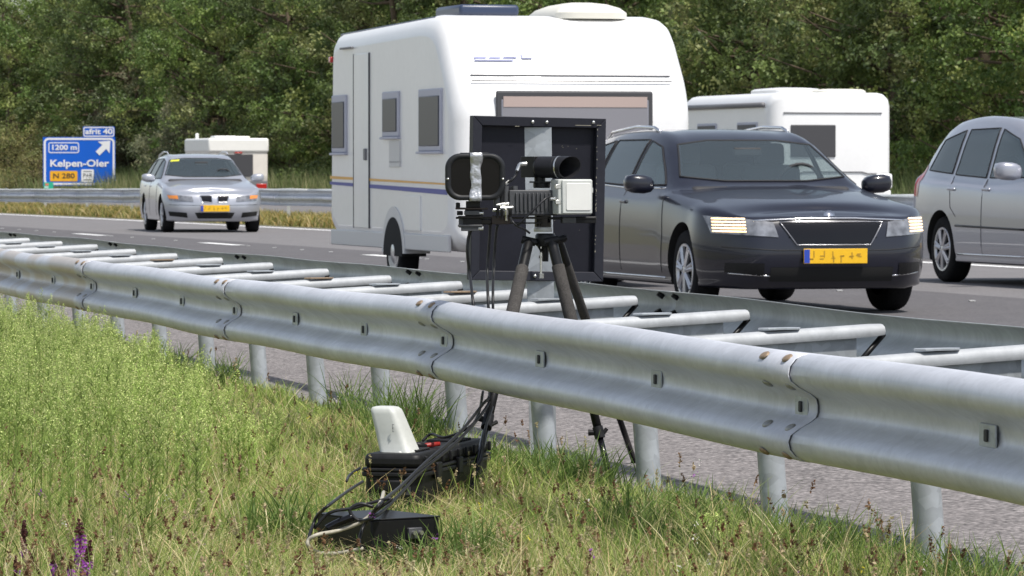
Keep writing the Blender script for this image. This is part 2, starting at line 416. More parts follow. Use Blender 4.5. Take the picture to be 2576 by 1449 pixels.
LAMP = mat('lamp_glass', (.22, .225, .24), .12, .4, .6, coat=.6, noise=[(14, .5, 2)])
LAMPON = mat('lamp_lit', (1, .9, .7), .3, 0, .5, emit=((1, .64, .30), 2.2))
AMBER = mat('indicator_lens', (.75, .25, .04), .2, 0, .5, coat=.5)
REDL = mat('tail_lens', (.42, .015, .012), .2, 0, .5, coat=.5)
PLATE = mat('yellow_plate', (.80, .46, .01), .45, 0, noise=(30, .05))
PLATEB = mat('blue_plate_band', (.02, .06, .40), .4)
INK = mat('plate_smudge', (.42, .24, .015), .6)
def paint(name, c, metal=.0, rough=.28): return mat(name, c, rough, metal, .5, coat=.9, noise=(400, .06))
P_DARK = mat('dark_blue_paint', (.008, .009, .018), .3, 0, .35, coat=.55, noise=(400, .06))
P_SILV = paint('silver_blue_paint', (.40, .415, .46), .45, .32)
P_SILV2 = paint('silver_grey_paint', (.36, .37, .42), .45, .34)
SEAM = mat('dark_seam', (.01, .01, .012), .7)
SEAT = mat('seat_fabric', (.35, .38, .4), .9)

def loft_body(st, W2, nu=6, nv=5):
    """st: list of stations; each is a list of 9 (x,y,z) points from underside centre to top centre. Returns fine mirrored grid verts/faces"""
    A = np.array(st, float)                      # stations x rows x 3
    def cr(P, n):                                # catmull-rom along axis 0
        P = np.concatenate([2 * P[:1] - P[1:2], P, 2 * P[-1:] - P[-2:-1]]); o = []
        for i in range(1, len(P) - 2):
            a, b, c, d = P[i - 1:i + 3]
            for k in range(n):
                t = k / n; o.append(.5 * (2 * b + (c - a) * t + (2 * a - 5 * b + 4 * c - d) * t * t + (3 * b - a - 3 * c + d) * t ** 3))
        o.append(P[-2]); return np.array(o)
    A = cr(A, nu); A = cr(A.transpose(1, 0, 2), nv).transpose(1, 0, 2)
    A[:, :, 1] = np.maximum(A[:, :, 1], 0)
    A[:, 0, 1] = 0; A[:, -1, 1] = 0; A[0, :, 1] = 0; A[-1, :, 1] = 0
    return A
class Car:
    def __init__(s, name, label, loc, yaw, st, L, W_, paintm, group=None, wx=(1.42, -1.38), wr=.33, track=.0, rim='spoke', cat='car'):
        s.root = empty(name, loc, yaw, label=label, cat=cat, group=group)
        s.L, s.W = L, W_
        A = loft_body(st, W_); n, m = A.shape[:2]
        bm = bmesh.new(); vg = [[[bm.verts.new(A[i, j] * np.array([1, sg, 1])) for j in range(m)] for i in range(n)] for sg in (1, -1)]
        for g, sg in ((vg[0], 1), (vg[1], -1)):
            for i in range(n - 1):
                for j in range(m - 1):
                    q = [g[i][j], g[i + 1][j], g[i + 1][j + 1], g[i][j + 1]]
                    bm.faces.new(q if sg < 0 else q[::-1])
        bmesh.ops.remove_doubles(bm, verts=bm.verts, dist=.0008)
        bmesh.ops.dissolve_degenerate(bm, edges=bm.edges, dist=.0004)
        bmesh.ops.recalc_face_normals(bm, faces=bm.faces)
        me = bpy.data.meshes.new('body'); bm.to_mesh(me); s.bvh = BVHTree.FromBMesh(bm); bm.free()
        me.materials.append(paintm); me.materials.append(ARCH); me.shade_smooth()
        tmp = bpy.data.objects.new('tmp', me); COL.objects.link(tmp)
        # wheel arches
        cut = MB()
        for x in wx:
            for sg in (1, -1):
                cut.lathe([(0.0005, 0), (wr * 1.16, 0), (wr * 1.16, .30), (0.0005, .30)], (x, sg * (W_ / 2 - .24), wr + .01), Vector((0, sg, 0)), 40)
        co = cut.build('cut', ARCH); co.data.materials.clear(); co.data.materials.append(ARCH)
        b = tmp.modifiers.new('b', 'BOOLEAN'); b.object = co; b.operation = 'DIFFERENCE'; b.solver = 'EXACT'
        try: b.material_mode = 'TRANSFER'
        except Exception: pass
        bpy.context.view_layer.update()
        me2 = bpy.data.meshes.new_from_object(tmp.evaluated_get(bpy.context.evaluated_depsgraph_get()))
        bpy.data.objects.remove(tmp); bpy.data.objects.remove(co)
        me2.name = 'body'; me2.set_sharp_from_angle(angle=R(38)); s.body = link('body', me2, s.root)
        for x in wx:
            for sg in (1, -1): s.wheel(x, sg, wr, rim)
    def wheel(s, x, sg, r, rim):
        c = Vector((x, sg * (s.W / 2 - .03), r)); ax = Vector((0, sg, 0))
        w_ = MB().lathe([(r * .62, -.20), (r * .95, -.20), (r, -.17), (r * 1.0, -.03), (r * .95, 0), (r * .72, .004), (r * .66, -.005)], c, ax, 40).build('wheel', TYRE, s.root, smooth=True)
        rm = MB(); rm.lathe([(r * .67, -.002), (r * .62, -.012), (r * .60, -.05), (0.001, -.06)], c, ax, 40)
        ob = rm.build('rim_barrel', ARCH if rim != 'full' else RIM, w_, smooth=True)
        sp = MB(); n = 7 if rim == 'spoke' else 10
        sp.lathe([(r * .67, 0), (r * .66, .006), (r * .60, .004), (r * .58, -.015)], c, ax, 40)
        for k in range(n):
            a = 2 * math.pi * k / n + .2
            for da in (-.10, .10):
                p0 = c + Vector((math.cos(a + da * .5), 0, math.sin(a + da * .5))) * r * .12 + ax * -.004
                p1 = c + Vector((math.cos(a + da), 0, math.sin(a + da))) * r * .62 + ax * -.004
                sp.tube([p0, p1], [.022, .016], 6)
        sp.lathe([(r * .17, -.01), (r * .16, .008), (0.001, .012)], c, ax, 20)
        sp.build('rim', RIM, w_, auto=40)
    def opening(s, lower, upper, axis, shrink=.018):
        """cut the body open behind a window"""
        poly = [Vector(p) for p in lower] + [Vector(p) for p in upper[::-1]]
        cen = sum(poly, Vector((0, 0))) / len(poly); poly = [p - (p - cen).normalized() * shrink for p in poly]
        area = sum(poly[i - 1].cross(poly[i]) for i in range(len(poly)))
        if area < 0: poly = poly[::-1]
        lift = (lambda p: Vector((0, p[0], p[1]))) if axis in 'fr' else (lambda p: Vector((p[0], 0, p[1])))
        flat = (lambda c: Vector((c.y, c.z))) if axis in 'fr' else (lambda c: Vector((c.x, c.z)))
        side = {'f': lambda f: f.normal.x > .1 and f.calc_center_median().x > -.6, 'r': lambda f: f.normal.x < -.1, 'l': lambda f: f.normal.y > .3, 'R': lambda f: f.normal.y < -.3}[axis]
        bm = bmesh.new(); bm.from_mesh(s.body.data); n = len(poly)
        def near(f, g):
            c = flat(f.calc_center_median()); return side(f) and (c - cen).length < max((p - cen).length for p in poly) + g
        for i in range(n):
            a, b = poly[i], poly[(i + 1) % n]
            if (b - a).length < 1e-5: continue
            fs = [f for f in bm.faces if near(f, .12)]; geom = fs + list({e for f in fs for e in f.edges}) + list({v for f in fs for v in f.verts})
            d = b - a; bmesh.ops.bisect_plane(bm, geom=geom, dist=1e-5, plane_co=lift(a), plane_no=lift(Vector((-d.y, d.x))))
        def inside(c): return all((poly[(i + 1) % n] - poly[i]).cross(c - poly[i]) > -1e-6 for i in range(n))
        bm.normal_update()
        dl = [f for f in bm.faces if side(f) and inside(flat(f.calc_center_median()))]
        bmesh.ops.delete(bm, geom=dl, context='FACES'); bm.to_mesh(s.body.data); bm.free()
    def interior(s, xs, zf, belt):
        dk = mat('cabin_trim', (.03, .03, .033), .7); st = mat('seat_cloth', (.10, .105, .11), .85)
        MB().box((xs + .62, 0, belt - .07), (.34, 1.36, .16)).build('dashboard', dk, s.root, bevel=.05, seg=3)
        MB().box((-.3, 0, .42), (3.0, 1.3, .10)).build('cabin_floor', dk, s.root)
        for sg in (1, -1):
            b = MB().box((xs - .30, sg * .37, belt - .12), (.14, .50, .62), Matrix.Rotation(R(-14), 3, 'Y')).build('front_seat', st, s.root, bevel=.05, seg=3)
            MB().box((xs - .40, sg * .37, belt + .27), (.10, .26, .19), Matrix.Rotation(R(-10), 3, 'Y')).build('headrest', st, b, bevel=.04, seg=3)
            MB().box((xs - 1.26, sg * .38, belt + .12), (.09, .26, .16)).build('rear_headrest', st, s.root, bevel=.04, seg=3)
        MB().box((xs - 1.22, 0, belt - .14), (.14, 1.26, .46), Matrix.Rotation(R(-14), 3, 'Y')).build('rear_bench', st, s.root, bevel=.05, seg=3)
        MB().tube([Vector((xs + .36 + .05 * math.sin(a), .37 + .18 * math.cos(a), belt + .02 + .17 * math.sin(a))) for a in np.linspace(0, 6.28, 26)], .014, 8).build('steering_wheel', dk, s.root, smooth=True)
        MB().box((xs + .14, 0, zf - .09), (.03, .24, .07)).build('inner_mirror', dk, s.root, bevel=.012)
    def hit(s, a, b, axis):
        """axis 'f': (y,z) seen from the front; 'r' rear; 'l'/'R' side (x,z); 't' top (x,y)"""
        if axis == 'f': o, d = Vector((6, a, b)), Vector((-1, 0, 0))
        elif axis == 'r': o, d = Vector((-6, a, b)), Vector((1, 0, 0))
        elif axis == 'l': o, d = Vector((a, 3, b)), Vector((0, -1, 0))
        elif axis == 'R': o, d = Vector((a, -3, b)), Vector((0, 1, 0))
        else: o, d = Vector((a, b, 4)), Vector((0, 0, -1))
        h, nrm, _, _ = s.bvh.ray_cast(o, d)
        if h is None: return None
        return h, (nrm if nrm.dot(d) < 0 else -nrm)
    def patch(s, name, m, lower, upper, axis, off=.004, nx=16, ny=8, parent=None, thick=.0, smooth=True):
        """ruled patch between two polylines laid on the body"""
        def samp(pl, t):
            d = [0]
            for i in range(1, len(pl)): d.append(d[-1] + math.dist(pl[i], pl[i - 1]))
            q = t * d[-1]
            return (np.interp(q, d, [p[0] for p in pl]), np.interp(q, d, [p[1] for p in pl]))
        P = []; last = None
        for j in range(ny + 1):
            row = []
            for i in range(nx + 1):
                a = samp(lower, i / nx); b = samp(upper, i / nx); t = j / ny
                h = s.hit(a[0] * (1 - t) + b[0] * t, a[1] * (1 - t) + b[1] * t, axis)
                if h is None: row.append(None)
                else: row.append(h[0] + h[1] * off); last = row[-1]
            P.append(row)
        for row in P:
            for i, p in enumerate(row):
                if p is None: row[i] = min((q for r_ in P for q in r_ if q is not None), key=lambda q: abs(i), default=Vector((0, 0, 0)))
        mb = MB(); mb.grid(P)
        o = mb.build(name, m, parent or s.root, smooth=smooth)
        if thick:
            d = o.modifiers.new('s', 'SOLIDIFY'); d.thickness = thick; d.offset = 0
        return o
    def line(s, name, m, pts, axis, r=.006, parent=None, n=8, off=0):
        P = []
        for i in range(len(pts) - 1):
            for k in range(n):
                t = k / n; a = pts[i][0] * (1 - t) + pts[i + 1][0] * t; b = pts[i][1] * (1 - t) + pts[i + 1][1] * t
                h = s.hit(a, b, axis)
                if h: P.append(h[0] + h[1] * off)
        h = s.hit(*pts[-1], axis)
        if h: P.append(h[0] + h[1] * off)
        return MB().tube(P, r, 6).build(name, m, parent or s.root, smooth=True)
    def mirror(s, x, y, z, m, sz=(.16, .24, .15)):
        for sg in (1, -1):
            mb = MB(); rings = []
            for t, k in ((0, .45), (.12, .8), (.35, 1), (.7, 1), (.92, .8), (1, .4)):
                rings.append([Vector((x + a * k, sg * (y + sz[1] * t), z + b * k + sz[2] * .1 * t)) for a, b in rrect(sz[0], sz[2], .05, 4)])
            mb.ring_sweep(rings); o = mb.build('wing_mirror', m, s.root, auto=60)
    def plate(s, z, x=None, w_=.52, axis='f', marks=True):
        h = s.hit(0, z, axis)[0].x + (.02 if axis == 'f' else -.02); sg = 1 if axis == 'f' else -1
        o = MB().box((h, 0, z), (.012, w_, .115)).build('number_plate', PLATE, s.root, bevel=.003)
        if axis == 'f':
            MB().box((h + .001 * sg, -sg * (w_ / 2 - .025) , z), (.014, .045, .105)).build('blue_band', PLATEB, o)
            if marks:
                mb = MB(); rr = random.Random(4)
                for k in range(6):
                    yy_ = -.19 + k * .075 + (0.01 if k % 2 else 0)
                    if k in (2, 4): yy_ += .012
                    for q in range(3): mb.box((h + .007, yy_ + rr.uniform(-.014, .014), z + rr.uniform(-.026, .026)), (.002, *((.032, .008) if rr.random() < .5 else (.009, .05))))
                mb.build('lettering', INK, o)

def mkst(L, W_, prof, belt, zb=.20, nose=(.30, .45, .62, .74), nosex=(0, .05, .08, .08, .05, -.02), tailz=(.35, .5, .75, .95), roofw=.60, boxy=1.0):
    """prof: (x, z8, kind) along the car; belt: (x,z) list; builds the nine-row stations"""
    h = W_ / 2; f = L / 2; out = []
    bx = [p[0] for p in belt][::-1]; bz = [p[1] for p in belt][::-1]
    n1, n2, n3, n4 = nose
    zt = np.interp(f - .2, bx, bz)
    for yf, dx in ((0, 0), (.42, -.035), (.72, -.12)):
        y = yf * h; q = f + dx
        out.append([(q - .16, y, zb), (q - .10, y, zb + .005), (q - .03, y, n1), (q, y, n2), (q - .02, y, n3), (q - .07, y, n4), (q - .15, y * .98, n4 + .032), (q - .24, y * .6, n4 + .055), (q - .30, 0, n4 + .065)])
    for x, z8, kind in prof:
        wz = h * (1 - .10 * max(0, (x - (f - .75)) / .75) ** 2 - .06 * max(0, (-x - (f - .7)) / .7) ** 2)
        b = float(np.interp(x, bx, bz))
        if kind == 'h':      # bonnet
            out.append([(x, 0, zb), (x, wz * .86, zb), (x, wz * .97, zb + .08), (x, wz, .48), (x, wz * .985, max(b - .11, .6)), (x, wz * .93, b), (x, wz * .72, z8 - .025), (x, wz * .4, z8 - .005), (x, 0, z8)])
        else:
            k = min(1, max(0, (z8 - b) / (1.42 - b))); y6 = h * (.78 - (.78 - roofw / .91 * 1.0) * k * 1.0) if kind == 'g' else h * .88
            z6 = z8 - .05 * k - .01
            out.append([(x, 0, zb), (x, wz * .86, zb), (x, wz * .97, zb + .08), (x, wz, .50), (x, wz * .99, b - .12), (x, wz * .93, b), (x, y6, z6), (x, y6 * .62, z8 - .012), (x, 0, z8)])
    t1, t2, t3, t4 = tailz; xr = -f
    for yf, dx in ((.75, .09), (.42, .02), (0, 0)):
        y = yf * h; q = xr + dx; zz = prof[-1][1]
        xt = prof[-1][0] - .04
        out.append([(q + .14, y, zb + .03), (q + .08, y, zb + .04), (q + .02, y, t1), (q, y, t2), (q + .02, y, t3), (q + .05, y, t4), (max(q + .06, xt - .10), y * .92, min(zz - .03, t4 + (zz - t4) * .7)), (xt - .03, y * .6, zz - .015), (xt, 0, zz - .005)])
    return out

# road-relative placement: yaw so that local +x points along the travel direction
def yawdir(vx, vy): return math.atan2(vy, vx)

# ---- dark estate/liftback towing the big caravan
thd = 14 + .04 * 34
fx, fy = math.sin(R(thd)), -math.cos(R(thd))          # driving towards the camera and to the right
front = Vector(((2100 - 1288) / 325, 33.85, ROADZ)); L1 = 4.8
loc = front - Vector((fx, fy, 0)) * (L1 / 2)
prof = [(1.88, .865, 'h'), (1.50, .92, 'h'), (1.12, .965, 'h'), (.88, .99, 'h'), (.70, 1.06, 'g'), (.40, 1.225, 'g'), (.05, 1.385, 'g'), (-.35, 1.455, 'g'), (-.95, 1.465, 'g'), (-1.55, 1.44, 'g'), (-1.95, 1.37, 'g'), (-2.20, 1.18, 'g'), (-2.27, 1.02, 'g')]
belt = [(2.4, .74), (2.02, .80), (1.5, .86), (.88, .93), (0, .955), (-1.2, .985), (-2.3, .99)]
c1 = Car('estate_car', 'dark blue estate car with lit headlights and yellow plate towing the large white caravan', loc, yawdir(fx, fy), mkst(L1, 1.87, prof, belt, roofw=.62), L1, 1.87, P_DARK, wx=(1.42, -1.36), wr=.325)
def glazing(c, top, cowl, mat_w=GLASS, mat_s=GLASSL, sides=None, wsy=(.70, .57)):
    lo_, up_ = [(-wsy[0], cowl + .03), (-.35, cowl - .005), (.35, cowl - .005), (wsy[0], cowl + .03)], [(-wsy[1], top - .035), (-.3, top), (.3, top), (wsy[1], top - .035)]
    c.opening(lo_, up_, 'f'); c.line('screen_seal', SEAM, lo_ + up_[::-1] + lo_[:1], 'f', .009, off=.003)
    c.patch('windscreen', mat_w, [(-wsy[0], cowl + .03), (-.35, cowl - .005), (.35, cowl - .005), (wsy[0], cowl + .03)], [(-wsy[1], top - .035), (-.3, top), (.3, top), (wsy[1], top - .035)], 'f', off=.004, nx=22, ny=12)
    for sd_ in 'lR':
        for lo, up in sides: c.opening(lo, up, sd_); c.line('window_seal', SEAM, lo + up[::-1] + lo[:1], sd_, .008, off=.003); c.patch('side_window', mat_s, lo, up, sd_, off=.004, nx=10, ny=8)
c1.interior(.12, 1.36, .98)
glazing(c1, 1.36, 1.035, sides=[([(.62, 1.0), (-.22, .995)], [(.05, 1.31), (-.22, 1.36)]), ([(-.30, .995), (-1.16, 1.015)], [(-.30, 1.37), (-1.16, 1.37)]), ([(-1.24, 1.02), (-1.92, 1.06)], [(-1.24, 1.365), (-1.72, 1.31)])])
def fascia(c, z0, z1, hw, grille, lampz, lampy, lampm=LAMP): pass
# grille, lamps, bumper openings
g = c1.patch('grille', BLKG, [(-.30, .555), (.30, .555)], [(-.40, .70), (.40, .70)], 'f', off=.008)
for a in (.60, .635, .67): c1.line('grille_bar', DARKM, [(-.36, a), (.36, a)], 'f', .006, parent=g)
c1.line('grille_surround', mat('dull_chrome', (.30, .30, .32), .3, .8), [(-.42, .715), (-.30, .54), (.30, .54), (.42, .715), (-.42, .715)], 'f', .005, parent=g, off=.010)
c1.line('bonnet_trim', CHROME, [(-.62, .725), (-.2, .742), (.2, .742), (.62, .725)], 'f', .009, off=.006)
MB().lathe([(.045, 0), (.045, .008), (.001, .01)], c1.hit(0, .765, 'f')[0] + Vector((-.01, 0, .0)), Vector((1, 0, .4)), 24).build('badge', CHROME, c1.root, smooth=True)
for sg in (1, -1):
    lm = c1.patch('headlight', LAMP, [(sg * .44, .60), (sg * .87, .63)], [(sg * .47, .715), (sg * .90, .765)], 'f', off=.008, nx=14, ny=8)
    for k in range(5):
        z = .642 + k * .024
        c1.line('light_strip', LAMPON, [(sg * .67, z), (sg * .86, z + .004)], 'f', .0065, parent=lm, off=.010)
    c1.patch('lower_lamp', DARKM, [(sg * .55, .30), (sg * .80, .33)], [(sg * .55, .40), (sg * .80, .40)], 'f', off=.006)
    c1.line('lower_trim', CHROME, [(sg * .5, .30), (sg * .78, .32)], 'f', .007)
lg = c1.patch('lower_grille', ARCH, [(-.5, .26), (.5, .26)], [(-.5, .37), (.5, .37)], 'f', off=.006)
c1.line('bumper_seam', SEAM, [(-.82, .525), (-.45, .50), (.45, .50), (.82, .525)], 'f', .004)
c1.plate(.455, marks=True)
c1.mirror(.55, .90, 1.0, P_DARK)
for sd_ in 'lR':
    c1.line('door_seam', SEAM, [(.86, .90), (.90, .6), (.85, .3)], sd_, .004); c1.line('door_seam', SEAM, [(-.26, .95), (-.28, .3)], sd_, .004); c1.line('door_seam', SEAM, [(-1.2, .97), (-1.15, .75), (-1.0, .65)], sd_, .004)
    for x in (-.12, -1.05):
        c1.line('door_handle', P_DARK, [(x, .86), (x - .16, .865)], sd_, .016)
    c1.line('sill_trim', CHROME, [(.9, .26), (-.95, .26)], sd_, .008)
    c1.line('window_trim', CHROME, [(.66, .975), (-.3, .975), (-1.9, 1.03)], sd_, .008)
for sg in (1, -1):
    pts = [Vector((x, sg * .56, z)) for x, z in ((-.35, 1.44), (-.5, 1.475), (-1.0, 1.485), (-1.7, 1.445), (-1.85, 1.40))]
    MB().tube(pts, .014, 8).build('roof_rail', CHROME, c1.root, smooth=True)

# ---- silver estate in the far lane
thb = 11.0
fx2, fy2 = math.sin(R(thb)), -math.cos(R(thb))
L2 = 4.52; front = Vector(((541 - 1288) / 140.5, 78.3, ROADZ)); loc = front - Vector((fx2, fy2, 0)) * (L2 / 2)
prof = [(1.80, .815, 'h'), (1.45, .875, 'h'), (1.05, .93, 'h'), (.80, .955, 'h'), (.62, 1.03, 'g'), (.32, 1.20, 'g'), (-.02, 1.355, 'g'), (-.40, 1.415, 'g'), (-.95, 1.42, 'g'), (-1.5, 1.395, 'g'), (-1.88, 1.33, 'g'), (-2.08, 1.12, 'g'), (-2.15, .98, 'g')]
belt = [(2.26, .70), (1.95, .76), (1.5, .83), (.8, .90), (0, .92), (-1.2, .95), (-2.2, .96)]
c2 = Car('estate_car', 'silver blue estate car in the far lane, left of the large white caravan', loc, yawdir(fx2, fy2), mkst(L2, 1.80, prof, belt, nose=(.30, .44, .58, .68), roofw=.60), L2, 1.80, P_SILV, wx=(1.50, -1.24), wr=.32)
c2.interior(.08, 1.33, .95)
glazing(c2, 1.335, 1.0, sides=[([(.56, .97), (-.25, .965)], [(.02, 1.27), (-.25, 1.32)]), ([(-.33, .965), (-1.1, .985)], [(-.33, 1.33), (-1.1, 1.32)]), ([(-1.18, .99), (-1.8, 1.02)], [(-1.18, 1.315), (-1.62, 1.26)])])
for sg in (1, -1):
    g = c2.patch('grille', BLKG, [(sg * .05, .545), (sg * .22, .56)], [(sg * .06, .655), (sg * .26, .655)], 'f', off=.008)
    c2.line('grille_surround', CHROME, [(sg * .05, .54), (sg * .22, .55), (sg * .27, .665), (sg * .05, .665), (sg * .05, .54)], 'f', .010, parent=g)
    lm = c2.patch('headlight', LAMP, [(sg * .38, .55), (sg * .78, .57)], [(sg * .40, .645), (sg * .82, .68)], 'f', off=.008, nx=14)
    c2.patch('indicator', AMBER, [(sg * .64, .60), (sg * .79, .61)], [(sg * .65, .66), (sg * .81, .67)], 'f', off=.012, parent=lm)
    c2.patch('lower_intake', ARCH, [(sg * .48, .27), (sg * .78, .30)], [(sg * .50, .36), (sg * .80, .38)], 'f', off=.006)
c2.patch('lower_grille', ARCH, [(-.30, .255), (.30, .255)], [(-.36, .36), (.36, .36)], 'f', off=.006)
c2.line('bumper_seam', SEAM, [(-.80, .50), (-.35, .49), (.35, .49), (.80, .50)], 'f', .004)
c2.plate(.435, marks=True); c2.mirror(.50, .88, .97, P_SILV)
c2.patch('window_sticker', mat('yellow_sticker', (.6, .6, .05), .5), [(-.56, 1.27), (-.40, 1.28)], [(-.54, 1.30), (-.38, 1.31)], 'f', off=.008, nx=3, ny=3)
for sd_ in 'lR':
    c2.line('door_seam', SEAM, [(.80, .88), (.85, .6), (.8, .3)], sd_, .004); c2.line('door_seam', SEAM, [(-.29, .92), (-.3, .3)], sd_, .004)
    for x in (-.14, -1.0): c2.line('door_handle', P_SILV, [(x, .83), (x - .16, .835)], sd_, .016)
for sg in (1, -1): MB().tube([Vector((x, sg * .55, z)) for x, z in ((-.3, 1.42), (-.4, 1.45), (-1.0, 1.46), (-1.7, 1.40), (-1.8, 1.36))], .014, 8).build('roof_rail', P_SILV, c2.root, smooth=True)

# ---- silver-grey MPV cut by the right edge
th3 = 15.4; fx3, fy3 = math.sin(R(th3)), -math.cos(R(th3)); L3 = 4.6
rear_wheel = Vector(((2372 - 1288) / 250, 43.8, ROADZ))
n3 = Vector((-fy3, fx3, 0))          # to the far side
loc = rear_wheel + Vector((fx3, fy3, 0)) * 1.38 + n3 * .86
prof = [(1.85, .95, 'h'), (1.55, 1.00, 'h'), (1.3, 1.05, 'h'), (1.1, 1.11, 'g'), (.75, 1.30, 'g'), (.35, 1.50, 'g'), (-.05, 1.61, 'g'), (-.7, 1.655, 'g'), (-1.3, 1.64, 'g'), (-1.7, 1.58, 'g'), (-2.0, 1.44, 'g'), (-2.14, 1.20, 'g'), (-2.19, 1.08, 'g')]
belt = [(2.3, .80), (1.95, .86), (1.3, .97), (.3, 1.0), (-1.2, 1.05), (-2.2, 1.06)]
c3 = Car('people_carrier', 'silver grey people carrier in the far lane, cut off by the right edge', loc, yawdir(fx3, fy3), mkst(L3, 1.83, prof, belt, nose=(.32, .48, .66, .80), roofw=.66, tailz=(.4, .6, .85, 1.02)), L3, 1.83, P_SILV2, wx=(1.38, -1.38), wr=.33)
c3.interior(.30, 1.50, 1.06)
glazing(c3, 1.52, 1.14, mat_s=GLASSL, sides=[([(.80, 1.05), (-.20, 1.045)], [(.22, 1.42), (-.20, 1.52)]), ([(-.30, 1.045), (-1.12, 1.075)], [(-.30, 1.53), (-1.05, 1.52)]), ([(-1.22, 1.085), (-1.92, 1.12)], [(-1.17, 1.515), (-1.72, 1.42)])])
for sg in (1, -1): c3.patch('headlight', LAMP, [(sg * .45, .66), (sg * .84, .68)], [(sg * .48, .78), (sg * .88, .80)], 'f', off=.008)
c3.patch('grille', BLKG, [(-.40, .60), (.40, .60)], [(-.42, .74), (.42, .74)], 'f', off=.008); c3.plate(.47)
c3.mirror(.72, .90, 1.10, P_SILV2, sz=(.2, .26, .17))
for sd_ in 'lR':
    c3.line('door_seam', SEAM, [(-.25, 1.03), (-.27, .3)], sd_, .004); c3.line('door_seam', SEAM, [(-1.15, 1.06), (-1.1, .75), (-.95, .66)], sd_, .004); c3.line('door_seam', SEAM, [(.95, 1.0), (1.0, .6), (.92, .3)], sd_, .004)
    for x in (-.08, -1.0): c3.line('door_handle', P_SILV2, [(x, .93), (x - .18, .935)], sd_, .018)
    c3.line('sill_trim', CHROME, [(.95, .29), (-.95, .29)], sd_, .010)
    c3.line('side_strip', DARKM, [(.95, .55), (-.95, .57)], sd_, .012)
    c3.patch('tail_light', REDL, [(-2.08, .85), (-2.2, .86)], [(-2.02, 1.15), (-2.12, 1.2)], sd_, off=.004)

# ------------------------------------------------------------------ caravans
CW = mat('caravan_white', (.80, .80, .80), .35, 0, .5, coat=.3, noise=[(1.2, .03, 3), (14, .02)])
CCR = mat('caravan_cream', (.70, .66, .60), .45, 0, .5, noise=[(2, .05, 3), (14, .03)])
CSK = mat('caravan_skirt', (.58, .58, .58), .45)
CWIN = mat('caravan_window', (.035, .038, .055), .3, 0, .2)
CFR = mat('window_frame', (.45, .46, .54), .5)
CBL = mat('blind', (.42, .33, .30), .8)
STO = mat('orange_stripe', (.75, .42, .10), .5); STB = mat('blue_stripe', (.07, .08, .32), .5)
TRIM = mat('grey_trim', (.16, .16, .17), .5)
DKBL = mat('dark_blue_cover', (.03, .045, .09), .35, 0, .5)
CREAM = mat('cream_dome', (.72, .70, .62), .4, 0, .5)
GASKET = mat('gasket', (.05, .05, .055), .6)
def rounded_profile(pts, rad, n=6):
    """pts (x,z) polygon, per-corner radius"""
    out = []
    m = len(pts)
    for i in range(m):
        p = Vector(pts[i]); a = Vector(pts[i - 1]) - p; b = Vector(pts[(i + 1) % m]) - p; r = rad[i]
        if r <= 0: out.append(tuple(p)); continue
        r = min(r, a.length * .45, b.length * .45); A = p + a.normalized() * r; B = p + b.normalized() * r
        for k in range(n + 1):
            t = k / n; out.append(tuple((1 - t) ** 2 * A + 2 * t * (1 - t) * p + t * t * B))
    return out
def caravan_shell(root, W_, prof, m, edge, name='body'):
    """prof: closed (x,z) outline; the two long edges are rounded over 'edge' metres"""
    c = Vector((sum(p[0] for p in prof) / len(prof), sum(p[1] for p in prof) / len(prof)))
    c = Vector(((min(p[0] for p in prof) + max(p[0] for p in prof)) / 2, (min(p[1] for p in prof) + max(p[1] for p in prof)) / 2)); hx_ = max(p[0] for p in prof) - c.x; hz_ = max(p[1] for p in prof) - c.y
    mb = MB(); rings = []
    h = W_ / 2
    steps = [(-h, edge), (-h + edge * .08, edge * .62), (-h + edge * .3, edge * .28), (-h + edge * .62, edge * .07), (-h + edge, 0)]
    steps = steps + [(-y, d) for y, d in steps[::-1]]
    n = len(prof)
    for y, d in steps:
        ring = []
        for i in range(n):
            p = Vector(prof[i]) - c; q = c + Vector((p.x * (1 - d / hx_), p.y * (1 - d / hz_)))
            ring.append(Vector((q.x, y, q.y)))
        rings.append(ring)
    mb.ring_sweep(rings, cap=False)
    for ring in (rings[0], rings[-1]):          # flat side walls as fans
        cc_ = Vector((c.x, ring[0].y, c.y)); mb.add(ring + [cc_], [(q, (q + 1) % n, n) for q in range(n)])
    o = mb.build(name, m, root, auto=30)
    for p in o.data.polygons:
        if abs(p.normal.y) > .999: p.use_smooth = False
    return o
def panel(root, name, m, c, size, bev=.012, parent=None):
    return MB().box(c, size).build(name, m, parent or root, bevel=bev, seg=3)
def cwheel(root, x, y, sg, r=.31):
    c = Vector((x, y, r)); ax = Vector((0, sg, 0))
    w_ = MB().lathe([(r * .6, -.19), (r * .95, -.19), (r, -.16), (r, -.03), (r * .95, 0), (r * .7, .004), (r * .64, -.005)], c, ax, 36).build('wheel', TYRE, root, smooth=True)
    MB().lathe([(r * .66, 0), (r * .6, .01), (r * .45, -.02), (r * .3, .01), (.001, .015)], c, ax, 30).build('rim', RIM, w_, smooth=True)
# large caravan towed by the dark car; local +x forward, front wall at x=0
th4 = 14.0 + .04 * 42; fx4, fy4 = math.sin(R(th4)), -math.cos(R(th4)); CWD = 2.38
frontc = Vector(((1444 - 1288) / 265, 41.5, ROADZ))
v1 = empty('caravan', frontc, yawdir(fx4, fy4), label='large white caravan towed by the dark blue estate car, behind the black camera equipment', cat='caravan')
CL = 5.15
pr = rounded_profile([(0, .42), (.02, 1.72), (-.10, 2.0), (-.55, 2.56), (-1.0, 2.62), (-CL + .1, 2.56), (-CL, .5), (-CL + .3, .36), (-.2, .34)], [.08, .3, .3, .35, .2, .22, .1, .05, .05])
caravan_shell(v1, CWD, pr, CW, .20)
hh = CWD / 2
